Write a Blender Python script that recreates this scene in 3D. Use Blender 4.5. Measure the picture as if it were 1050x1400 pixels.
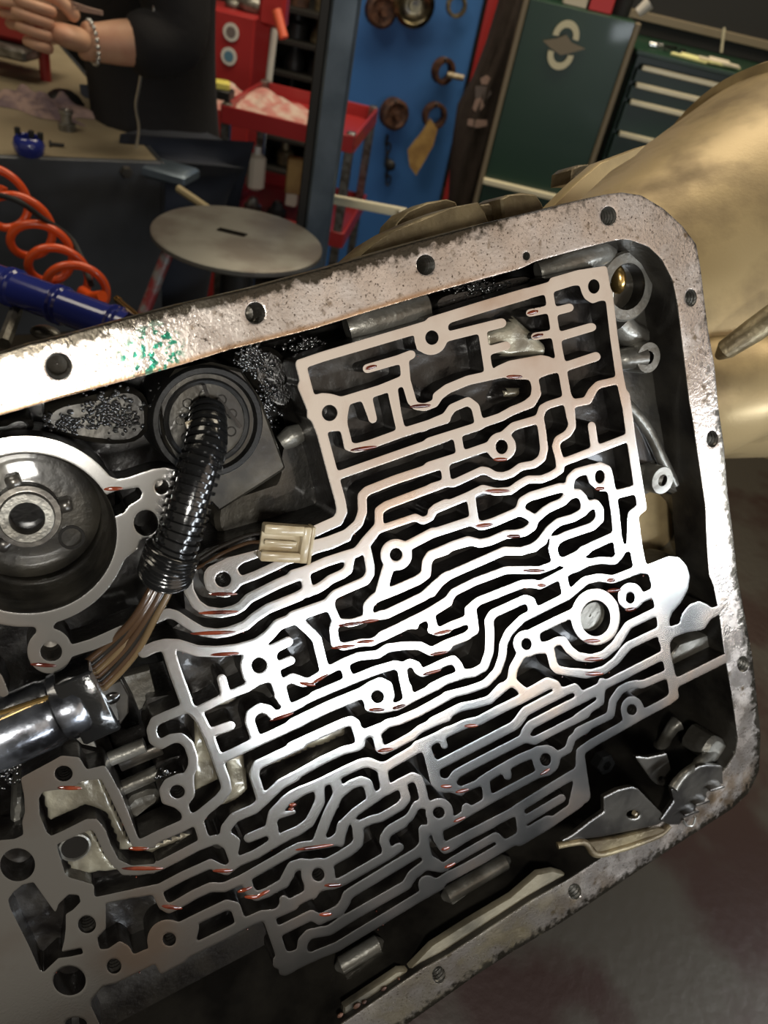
import bpy, math, random
import numpy as np
from mathutils import Vector, Matrix
random.seed(4)
for _o in list(bpy.data.objects): bpy.data.objects.remove(_o)
SC = bpy.context.scene; COL = SC.collection
# ------------------------------------------------------------------ camera (recovered from the vanishing points of the pan rail)
F = 1030.0; EYE = np.array([0, 0, 1.45])
_dn = np.array([-300, 1263, F]); _dn /= np.linalg.norm(_dn)
_up = -_dn; _f = np.array([0, 0, 1.0]); _wy = _f - _f.dot(_up) * _up; _wy /= np.linalg.norm(_wy); _wx = np.cross(_wy, _up)
RW = np.array([_wx, _wy, _up])
NC = np.array([-.4725, -.2604, 1.0]); NLEN = np.linalg.norm(NC); DPL = 0.36 / NLEN
NIN = RW @ (NC / NLEN)                       # inward normal of the pan face
E1 = np.array([2762, -1075, F]); E1 -= E1.dot(NC) / NLEN**2 * NC; E1 = RW @ (E1 / np.linalg.norm(E1))
E2 = np.cross(NIN, E1)
def rays(px, py):
    px = np.asarray(px, float); py = np.asarray(py, float)
    return np.stack([(px - 525) / F, (py - 700) / F, np.ones_like(px)], -1) @ RW.T
def PL(px, py, d=0.0):
    """point of the plane lying d metres inside the pan face that is seen at a pixel"""
    r = rays(px, py); t = (DPL + d) / (r @ NIN)
    return EYE + r * np.expand_dims(t, -1)
def AT(px, py, Y):
    r = rays(px, py); return EYE + r * (Y / r[1])
def ATZ(px, py, z):
    r = rays(px, py); return EYE + r * ((z - EYE[2]) / r[2])
ORG = PL(525, 700)
def UV(u, v, w=0.0): return ORG + E1 * u + E2 * v + NIN * w
cam = bpy.data.cameras.new('camera'); co = bpy.data.objects.new('camera', cam); COL.objects.link(co)
cam.sensor_fit = 'VERTICAL'; cam.sensor_height = 32; cam.lens = F / 1400 * 32
M = Matrix([[*(RW[i] * np.array([1, -1, -1]))] for i in range(3)])
co.matrix_world = Matrix.Translation(Vector(EYE)) @ M.to_4x4()
cam.dof.use_dof = True; cam.dof.focus_distance = 0.37; cam.dof.aperture_fstop = 11; cam.clip_start = 0.01
SC.camera = co
# ------------------------------------------------------------------ world, lights, exposure
SC.view_settings.view_transform = 'Standard'; SC.view_settings.look = 'None'; SC.view_settings.gamma = 1
SC.view_settings.use_curve_mapping = False; SC.view_settings.exposure = 0.0
wd = bpy.data.worlds.new('world'); SC.world = wd; wd.use_nodes = True
wd.node_tree.nodes['Background'].inputs[0].default_value = (1.0, 0.9, 0.75, 1); wd.node_tree.nodes['Background'].inputs[1].default_value = 0.14
def area(name, pos, target, sx, sy, power, color, xdir=None, spread=None):
    l = bpy.data.lights.new(name, 'AREA'); l.shape = 'RECTANGLE'; l.size = sx; l.size_y = sy; l.energy = power; l.color = color
    if spread: l.spread = math.radians(spread)
    o = bpy.data.objects.new(name, l); COL.objects.link(o)
    z = Vector(pos) - Vector(target); z.normalize()
    x = Vector(xdir) if xdir is not None else Vector((1, 0, 0)); x = (x - x.dot(z) * z).normalized(); y = z.cross(x)
    o.matrix_world = Matrix.Translation(Vector(pos)) @ Matrix((x, y, z)).transposed().to_4x4()
    return o
def mirror_pos(px, py, t):
    p = PL(px, py); v = p - EYE; v = v / np.linalg.norm(v); r = v - 2 * v.dot(NIN) * NIN
    return p + r * t, p
_lp, _tp = mirror_pos(720, 800, 0.85)
area('work_lamp_tube', _lp, _tp, 1.0, 0.08, 7.5, (0.86, 0.93, 1.0), E1)
_lp2, _tp2 = mirror_pos(15, 525, 0.55)
area('work_lamp_small', _lp2, _tp2, 0.08, 0.06, 1.9, (1.0, 0.97, 0.9), E1)
_lp3, _tp3 = mirror_pos(640, 470, 1.6)
area('warm_shop_lamp', _lp3, _tp3, 1.3, 0.95, 3.3, (1.0, 0.82, 0.66), E1)
area('shop_ceiling_lamp_far', (0.3, 2.1, 3.3), (0.2, 2.6, 0.8), 2.4, 1.2, 60, (1.0, 0.87, 0.66))
area('shop_ceiling_lamp_left', (-1.4, 0.6, 3.2), (-0.8, 1.6, 1.0), 1.2, 0.8, 14, (1.0, 0.90, 0.72))
# ------------------------------------------------------------------ materials
def mat(name, color, rough=0.5, metal=0.0, color2=None, nscale=40, bump=0.0, bscale=200, coat=0.0, spec=0.5, stretch=None, r2=None, ndetail=4, fac=(0.4, 0.6), trans=0, bdist=0.001):
    m = bpy.data.materials.new(name); m.use_nodes = True; nt = m.node_tree; b = nt.nodes['Principled BSDF']
    b.inputs['Base Color'].default_value = (*color, 1); b.inputs['Roughness'].default_value = rough; b.inputs['Metallic'].default_value = metal
    b.inputs['Coat Weight'].default_value = coat; b.inputs['Coat Roughness'].default_value = 0.06; b.inputs['Specular IOR Level'].default_value = spec
    b.inputs['Transmission Weight'].default_value = trans
    tc = nt.nodes.new('ShaderNodeTexCoord'); vec = tc.outputs['Object']
    if stretch:
        mp = nt.nodes.new('ShaderNodeMapping'); mp.inputs['Scale'].default_value = stretch; nt.links.new(vec, mp.inputs[0]); vec = mp.outputs[0]
    if color2 is not None or r2 is not None:
        n = nt.nodes.new('ShaderNodeTexNoise'); n.inputs['Scale'].default_value = nscale; n.inputs['Detail'].default_value = ndetail; nt.links.new(vec, n.inputs['Vector'])
        mr = nt.nodes.new('ShaderNodeMapRange'); mr.inputs[1].default_value = fac[0]; mr.inputs[2].default_value = fac[1]; nt.links.new(n.outputs[0], mr.inputs[0])
        if color2 is not None:
            mx = nt.nodes.new('ShaderNodeMix'); mx.data_type = 'RGBA'; mx.inputs[6].default_value = (*color, 1); mx.inputs[7].default_value = (*color2, 1)
            nt.links.new(mr.outputs[0], mx.inputs[0]); nt.links.new(mx.outputs[2], b.inputs['Base Color'])
        if r2 is not None:
            m2 = nt.nodes.new('ShaderNodeMapRange'); m2.inputs[3].default_value = rough; m2.inputs[4].default_value = r2; nt.links.new(mr.outputs[0], m2.inputs[0]); nt.links.new(m2.outputs[0], b.inputs['Roughness'])
    if bump:
        n = nt.nodes.new('ShaderNodeTexNoise'); n.inputs['Scale'].default_value = bscale; n.inputs['Detail'].default_value = 5; nt.links.new(vec, n.inputs['Vector'])
        bp = nt.nodes.new('ShaderNodeBump'); bp.inputs['Strength'].default_value = bump; bp.inputs['Distance'].default_value = bdist; nt.links.new(n.outputs[0], bp.inputs['Height']); nt.links.new(bp.outputs[0], b.inputs['Normal'])
    return m
MT = {}
MT['mach'] = mat('machined_aluminium', (0.66, 0.645, 0.62), 0.17, 1.0, color2=(0.44, 0.33, 0.25), nscale=15, ndetail=9, fac=(.46, .68), bump=0.06, bscale=900, r2=0.27, bdist=0.0002)
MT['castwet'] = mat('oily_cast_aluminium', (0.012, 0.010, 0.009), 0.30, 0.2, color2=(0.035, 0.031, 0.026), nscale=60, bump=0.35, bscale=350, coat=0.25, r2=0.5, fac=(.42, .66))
MT['pocket'] = mat('oily_grey_casting', (0.33, 0.30, 0.22), 0.35, 0.4, color2=(0.16, 0.14, 0.10), nscale=70, bump=0.4, bscale=300, coat=0.6)
MT['castgrey'] = mat('grey_cast_aluminium', (0.26, 0.25, 0.22), 0.38, 0.55, color2=(0.12, 0.11, 0.09), nscale=45, bump=0.5, bscale=300, coat=0.35)
MT['castbeige'] = mat('stained_beige_casting', (0.52, 0.39, 0.20), 0.40, 0.30, color2=(0.25, 0.18, 0.09), nscale=22, ndetail=8, bump=0.12, bscale=500, fac=(.46, .70), r2=.6)
MT['castgold'] = mat('dirty_gold_casting', (0.26, 0.21, 0.12), 0.42, 0.45, color2=(0.12, 0.09, 0.05), nscale=40, bump=0.6, bscale=300)
MT['blackhole'] = mat('hole_black', (0.008, 0.007, 0.006), 0.18, 0.0, coat=0.5)  # near-black stands for the dark inside holes and slots
MT['plastic'] = mat('black_wet_plastic', (0.010, 0.010, 0.010), 0.16, 0.0, coat=0.7, bump=0.2, bscale=400)
MT['steel'] = mat('worn_steel', (0.42, 0.41, 0.38), 0.33, 0.9, color2=(0.20, 0.18, 0.15), nscale=60, bump=0.3, bscale=400)
MT['darksteel'] = mat('dark_oily_steel', (0.11, 0.10, 0.085), 0.30, 0.7, color2=(0.05, 0.045, 0.04), nscale=40, coat=0.5, bump=0.2, bscale=200)
MT['nylon'] = mat('stained_nylon', (0.50, 0.42, 0.28), 0.35, 0.0, color2=(0.34, 0.26, 0.15), nscale=70, coat=0.4)
MT['atf'] = mat('red_transmission_fluid', (0.20, 0.035, 0.012), 0.05, 0.0, coat=1.0, trans=0.0, color2=(0.06, 0.010, 0.006), nscale=90)
MT['wirebrown'] = mat('oily_brown_wire', (0.06, 0.032, 0.016), 0.25, 0.0, coat=0.6)
MT['wireblack'] = mat('oily_black_wire', (0.018, 0.015, 0.012), 0.22, 0.0, coat=0.6)
MT['wiretan'] = mat('oily_tan_wire', (0.13, 0.085, 0.04), 0.3, 0.0, coat=0.5)
MT['brass'] = mat('brass', (0.62, 0.40, 0.14), 0.25, 0.95)
MT['chrome'] = mat('polished_steel', (0.70, 0.70, 0.68), 0.18, 1.0)
def plain(n, c, r=0.5, me=0.0, **k): MT[n] = mat(n, c, r, me, **k)
plain('orange_plastic', (0.75, 0.09, 0.015), 0.3, coat=0.4); plain('blue_enamel', (0.025, 0.035, 0.22), 0.18, coat=0.8)
plain('blue_wall_paint', (0.045, 0.17, 0.46), 0.55, color2=(0.035, 0.13, 0.37), nscale=4, fac=(.3, .7)); plain('red_paint', (0.36, 0.025, 0.025), 0.4, coat=0.2)
plain('green_enamel', (0.008, 0.036, 0.018), 0.4, coat=0.15); plain('drawer_trim', (0.80, 0.72, 0.50), 0.35, 0.1); plain('brown_trim', (0.20, 0.16, 0.10), 0.5)
plain('bench_steel', (0.46, 0.38, 0.25), 0.55, 0.25, color2=(0.30, 0.24, 0.15), nscale=5, fac=(.3, .7)); plain('bench_front', (0.060, 0.062, 0.066), 0.40, 0.4, color2=(0.13, 0.14, 0.155), nscale=3, fac=(.45, .7))
plain('post_blue_steel', (0.16, 0.20, 0.24), 0.4, 0.6, color2=(0.10, 0.13, 0.16), nscale=10); plain('black_cloth', (0.010, 0.009, 0.010), 0.9, bump=0.3, bscale=60, bdist=.004)
plain('brown_cloth', (0.045, 0.032, 0.025), 0.9, bump=0.4, bscale=40, bdist=.006); plain('pink_rag', (0.42, 0.29, 0.25), 0.9, color2=(0.20, 0.14, 0.15), nscale=25)
plain('skin', (0.62, 0.36, 0.23), 0.5, color2=(0.55, 0.28, 0.18), nscale=20); plain('white_paint', (0.65, 0.62, 0.55), 0.5); plain('paper', (0.62, 0.55, 0.42), 0.8)
plain('yellow_plastic', (0.72, 0.62, 0.12), 0.5); plain('pale_yellow_paper', (0.72, 0.70, 0.32), 0.8); plain('tan_card', (0.42, 0.26, 0.08), 0.7, color2=(0.28, 0.16, 0.05), nscale=20)
plain('rust', (0.13, 0.06, 0.035), 0.6, 0.4, color2=(0.06, 0.03, 0.02), nscale=40); plain('dark_iron', (0.035, 0.033, 0.03), 0.45, 0.5)
plain('shop_floor', (0.06, 0.05, 0.04), 0.6, color2=(0.03, 0.026, 0.02), nscale=5); plain('shop_wall', (0.010, 0.009, 0.007), 0.8, color2=(0.005, 0.004, 0.004), nscale=3)
plain('timber', (0.30, 0.24, 0.13), 0.6); plain('rubber', (0.015, 0.015, 0.014), 0.7); plain('print_pink', (0.40, 0.27, 0.22), 0.8); plain('print_grey', (0.16, 0.13, 0.12), 0.8)
plain('hair', (0.05, 0.03, 0.02), 0.7); plain('silver', (0.6, 0.6, 0.58), 0.3, 0.9); plain('emblem_cream', (0.62, 0.57, 0.38), 0.5); plain('blue_denim', (0.03, 0.035, 0.05), 0.9)
plain('tattoo_ink', (0.16, 0.10, 0.08), 0.6); plain('eye_white', (0.8, 0.78, 0.74), 0.3); plain('lips', (0.45, 0.18, 0.14), 0.5)
plain('castbeigelit', (0.30, 0.26, 0.18), 0.40, 0.3, color2=(0.05, 0.045, 0.035), nscale=22, bump=0.4, bscale=300, coat=0.4, fac=(.45, .7)); plain('cavityoil', (0.045, 0.040, 0.032), 0.35, 0.3, color2=(0.016, 0.014, 0.012), nscale=30, bump=0.3, bscale=300, coat=0.3); plain('castdark', (0.065, 0.058, 0.045), 0.38, 0.4, color2=(0.02, 0.018, 0.015), nscale=40, bump=0.3, bscale=300, coat=0.5)
plain('glosscan', (0.34, 0.36, 0.40), 0.24, 0.9, color2=(0.05, 0.05, 0.055), nscale=60, coat=0.8, bump=0.25, bscale=180); plain('sludge', (0.008, 0.007, 0.006), 0.22, 0.0, color2=(0.018, 0.016, 0.013), nscale=50, fac=(.5, .7), coat=0.7, bump=0.8, bscale=800, bdist=0.0006); plain('socket_black', (0.006, 0.006, 0.006), 0.5, 0.0, spec=0.3, color2=(0.012, 0.011, 0.010), nscale=90, bump=0.5, bscale=600, bdist=.0005); plain('rusty_top', (0.050, 0.042, 0.031), 0.45, 0.3, color2=(0.028, 0.011, 0.007), nscale=7, ndetail=9, bump=0.4, bscale=120, fac=(.45, .56)); plain('benchgrey', (0.24, 0.23, 0.20), 0.5, 0.5, color2=(0.16, 0.14, 0.12), nscale=12)
plain('red_leg', (0.32, 0.05, 0.05), 0.4, 0.2, color2=(0.30, 0.28, 0.26), nscale=30, fac=(.5, .6)); plain('ragred', (0.50, 0.20, 0.17), 0.9, color2=(0.60, 0.46, 0.38), nscale=22); plain('sticker_blue', (0.10, 0.22, 0.30), 0.5); plain('orange_red', (0.72, 0.13, 0.06), 0.4)
plain('brassdark', (0.22, 0.18, 0.10), 0.22, 0.9, color2=(0.04, 0.035, 0.03), nscale=20); plain('red_label', (0.55, 0.03, 0.03), 0.5)
# pan rail: machined, corroded and splashed, with a smear of green sealant
def rail_material():
    m = mat('corroded_pan_rail', (0.62, 0.57, 0.51), 0.36, 0.8, bump=0.35, bscale=600, bdist=0.0005)
    nt = m.node_tree; b = nt.nodes['Principled BSDF']; L = nt.links.new
    geo = nt.nodes.new('ShaderNodeNewGeometry'); pos = geo.outputs['Position']
    def noise(sc, lo, hi, det=5):
        n = nt.nodes.new('ShaderNodeTexNoise'); n.inputs['Scale'].default_value = sc; n.inputs['Detail'].default_value = det; L(pos, n.inputs['Vector'])
        r = nt.nodes.new('ShaderNodeMapRange'); r.inputs[1].default_value = lo; r.inputs[2].default_value = hi; L(n.outputs[0], r.inputs[0]); return r.outputs[0]
    def near(p, rad, soft):
        d = nt.nodes.new('ShaderNodeVectorMath'); d.operation = 'DISTANCE'; L(pos, d.inputs[0]); d.inputs[1].default_value = tuple(p)
        r = nt.nodes.new('ShaderNodeMapRange'); r.inputs[1].default_value = rad; r.inputs[2].default_value = rad - soft; L(d.outputs['Value'], r.inputs[0]); return r.outputs[0]
    def mul(a, c):
        k = nt.nodes.new('ShaderNodeMath'); k.operation = 'MULTIPLY'; L(a, k.inputs[0])
        if isinstance(c, float): k.inputs[1].default_value = c
        else: L(c, k.inputs[1])
        return k.outputs[0]
    def mix(fac, c1, c2):
        k = nt.nodes.new('ShaderNodeMix'); k.data_type = 'RGBA'; L(fac, k.inputs[0])
        if isinstance(c1, tuple): k.inputs[6].default_value = (*c1, 1)
        else: L(c1, k.inputs[6])
        k.inputs[7].default_value = (*c2, 1); return k.outputs[2]
    c = mix(noise(35, .42, .66), (0.58, 0.52, 0.47), (0.42, 0.36, 0.31))
    c = mix(noise(150, .62, .74), c, (0.20, 0.15, 0.10))
    c = mix(noise(900, .58, .70), c, (0.08, 0.06, 0.045))
    for q in ((1005, 1080), (800, 1240), (960, 1120)): c = mix(mul(mul(near(PL(*q), .035, .02), noise(90, .40, .60)), .7), c, (0.22, 0.14, 0.07))
    for q in ((660, 1325), (730, 1275), (560, 1390)): c = mix(mul(mul(near(PL(*q), .05, .03), noise(60, .30, .60)), .8), c, (0.20, 0.16, 0.09))
    at = nt.nodes.new('ShaderNodeAttribute'); at.attribute_name = 'tint'; sp = nt.nodes.new('ShaderNodeSeparateColor'); L(at.outputs['Color'], sp.inputs[0])
    add = nt.nodes.new('ShaderNodeMath'); add.operation = 'MULTIPLY_ADD'; L(sp.outputs[0], add.inputs[0]); add.inputs[1].default_value = 1.5; L(noise(260, .75, .35), add.inputs[2])
    th = nt.nodes.new('ShaderNodeMapRange'); th.inputs[1].default_value = .95; th.inputs[2].default_value = 1.5; L(add.outputs[0], th.inputs[0])
    c = mix(th.outputs[0], c, (0.05, 0.042, 0.030))
    c = mix(sp.outputs[1], c, (0.34, 0.20, 0.10))
    c = mix(mul(near(PL(215, 478), .012, .004), noise(420, .50, .56)), c, (0.02, 0.16, 0.10))
    c = mix(mul(near(PL(188, 490), .009, .004), noise(420, .53, .58)), c, (0.02, 0.18, 0.12))
    c = mix(mul(near(PL(160, 483), .010, .003), noise(160, .52, .56)), c, (0.80, 0.72, 0.62))
    L(c, b.inputs['Base Color'])
    r = nt.nodes.new('ShaderNodeMapRange'); r.inputs[3].default_value = .20; r.inputs[4].default_value = .36; L(noise(60, .4, .65), r.inputs[0]); L(r.outputs[0], b.inputs['Roughness'])
    return m
MT['rail'] = rail_material()
# ------------------------------------------------------------------ helpers
def setp(o, label=None, cat=None, group=None, kind=None):
    if label: o['label'] = label
    if cat: o['category'] = cat
    if group: o['group'] = group
    if kind: o['kind'] = kind
    return o
def thing(name, label, cat, loc, group=None):
    o = bpy.data.objects.new(name, None); COL.objects.link(o); o.location = Vector(loc); o.empty_display_size = .02
    return setp(o, label, cat, group)
def frame_of(ax):
    z = np.array(ax, float); z /= np.linalg.norm(z); a = np.array([0, 0, 1.0]) if abs(z[2]) < .9 else np.array([1.0, 0, 0])
    x = np.cross(a, z); x /= np.linalg.norm(x); return x, np.cross(z, x), z
class MB:
    def __init__(s): s.v = []; s.f = []; s.mi = []
    def add(s, vs, fs, mi=0):
        b = len(s.v); s.v += [tuple(map(float, p)) for p in vs]; s.f += [tuple(i + b for i in f) for f in fs]; s.mi += [mi] * len(fs); return s
    def box(s, c, ax, ay, az, h, bev=0.0):
        """box centred c with half sizes h along axes; corners cut by bev"""
        c = np.array(c, float); A = [np.array(a, float) / np.linalg.norm(a) for a in (ax, ay, az)]
        b = min(bev, .45 * min(h))
        if b <= 0:
            vs = [c + A[0] * h[0] * i + A[1] * h[1] * j + A[2] * h[2] * k for i in (-1, 1) for j in (-1, 1) for k in (-1, 1)]
            return s.add(vs, [(0, 1, 3, 2), (4, 6, 7, 5), (0, 4, 5, 1), (2, 3, 7, 6), (0, 2, 6, 4), (1, 5, 7, 3)])
        def ringp(hx, hy, z):
            r = []
            for (sx, sy) in ((1, 1), (-1, 1), (-1, -1), (1, -1)):
                q = [(sx * hx, sy * (hy - b)), (sx * (hx - b), sy * hy)]
                if sx * sy < 0: q = q[::-1]
                r += q
            return [c + A[0] * x + A[1] * y + A[2] * z for x, y in r]
        R = [ringp(h[0] - b, h[1] - b, -h[2]), ringp(h[0], h[1], -h[2] + b), ringp(h[0], h[1], h[2] - b), ringp(h[0] - b, h[1] - b, h[2])]
        return s.loft(R)
    def loft(s, rings, cap0=True, cap1=True, closed=True, mi=0):
        n = len(rings[0]); vs = [p for r in rings for p in r]; fs = []
        for i in range(len(rings) - 1):
            for j in range(n if closed else n - 1):
                k = (j + 1) % n; fs.append((i * n + j, i * n + k, (i + 1) * n + k, (i + 1) * n + j))
        if cap0: fs.append(tuple(range(n))[::-1])
        if cap1: fs.append(tuple(range((len(rings) - 1) * n, len(rings) * n)))
        return s.add(vs, fs, mi)
    def lathe(s, c, ax, prof, n=32, cap0=True, cap1=True, xs=1.0, xdir=None, a0=0, a1=None):
        """prof = [(radius, height along ax)]"""
        c = np.array(c, float); x, y, z = frame_of(ax)
        if xdir is not None:
            x = np.array(xdir, float); x -= x.dot(z) * z; x /= np.linalg.norm(x); y = np.cross(z, x)
        full = a1 is None; th = [2 * math.pi * i / n for i in range(n)] if full else [a0 + (a1 - a0) * i / n for i in range(n + 1)]
        R = [[c + x * (math.cos(t) * r * xs) + y * (math.sin(t) * r) + z * h for t in th] for r, h in prof]
        return s.loft(R, cap0, cap1, closed=full)
    def tube(s, pts, r, n=10, cap=True, closed=False):
        P = [np.array(p, float) for p in pts]; m = len(P)
        rr = r if isinstance(r, (list, tuple, np.ndarray)) else [r] * m
        R = []; prev = None
        for i in range(m):
            t = (P[(i + 1) % m] - P[i - 1]) if closed else P[min(i + 1, m - 1)] - P[max(i - 1, 0)]
            t /= np.linalg.norm(t) + 1e-12
            if prev is None: x, y, _ = frame_of(t)
            else:
                x = prev - prev.dot(t) * t; x /= np.linalg.norm(x); y = np.cross(t, x)
            prev = x
            R.append([P[i] + (x * math.cos(2 * math.pi * k / n) + y * math.sin(2 * math.pi * k / n)) * rr[i] for k in range(n)])
        if closed:
            R.append(R[0]); return s.loft(R, False, False)
        return s.loft(R, cap, cap)
    def ell(s, c, ax, ay, az, r, n=16, m=9):
        c = np.array(c, float); A = [np.array(a, float) / np.linalg.norm(a) for a in (ax, ay, az)]
        R = []
        for i in range(m + 1):
            ph = -math.pi / 2 + math.pi * (i + .02) / (m + .04)
            R.append([c + A[0] * r[0] * math.cos(ph) * math.cos(t) + A[1] * r[1] * math.cos(ph) * math.sin(t) + A[2] * r[2] * math.sin(ph) for t in [2 * math.pi * k / n for k in range(n)]])
        return s.loft(R)
    def prism(s, top, vec, bev=0.0):
        """top: polygon points (3d), vec: extrusion"""
        T = [np.array(p, float) for p in top]; vec = np.array(vec, float); c = sum(T) / len(T)
        rings = []
        if bev > 0:
            u = vec / np.linalg.norm(vec)
            ins = [p + (c - p) / np.linalg.norm(c - p) * bev for p in T]
            rings = [ins, [p + u * bev for p in T], [p + vec for p in T]]
        else: rings = [T, [p + vec for p in T]]
        return s.loft(rings)
    def build(s, name, m, parent=None, smooth=True, label=None, kind=None, cat=None, group=None, angle=40):
        off = np.array(parent_world(parent)) if parent is not None else np.zeros(3)
        me = bpy.data.meshes.new(name); V = np.array(s.v) - off
        me.from_pydata([tuple(p) for p in V], [], s.f)
        for mm in (m if isinstance(m, list) else [m]): me.materials.append(MT[mm] if isinstance(mm, str) else mm)
        me.polygons.foreach_set('material_index', s.mi)
        me.update(); 
        import bmesh
        bm = bmesh.new(); bm.from_mesh(me); bmesh.ops.recalc_face_normals(bm, faces=bm.faces); bm.to_mesh(me); bm.free()
        if smooth:
            me.polygons.foreach_set('use_smooth', [True] * len(me.polygons)); me.set_sharp_from_angle(angle=math.radians(angle))
        o = bpy.data.objects.new(name, me); COL.objects.link(o)
        if parent is not None: o.parent = parent
        return setp(o, label, cat, group, kind)
def parent_world(p):
    v = Vector((0, 0, 0))
    while p is not None: v += p.location; p = p.parent
    return v
def copytree(o, delta, parent=None, label=None):
    c = o.copy(); COL.objects.link(c); c.parent = parent
    if parent is None: c.location = o.location + Vector(delta)
    if label: c['label'] = label
    for ch in list(o.children): copytree(ch, (0, 0, 0), c)
    return c
def smoothpath(pts, k=6):
    P = [np.array(p, float) for p in pts]; out = []
    for i in range(len(P) - 1):
        p0 = P[max(i - 1, 0)]; p1 = P[i]; p2 = P[i + 1]; p3 = P[min(i + 2, len(P) - 1)]
        for j in range(k):
            t = j / k; out.append(.5 * ((2 * p1) + (-p0 + p2) * t + (2 * p0 - 5 * p1 + 4 * p2 - p3) * t * t + (-p0 + 3 * p1 - 3 * p2 + p3) * t**3))
    out.append(P[-1]); return out
X_, Y_, Z_ = np.eye(3)
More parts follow.
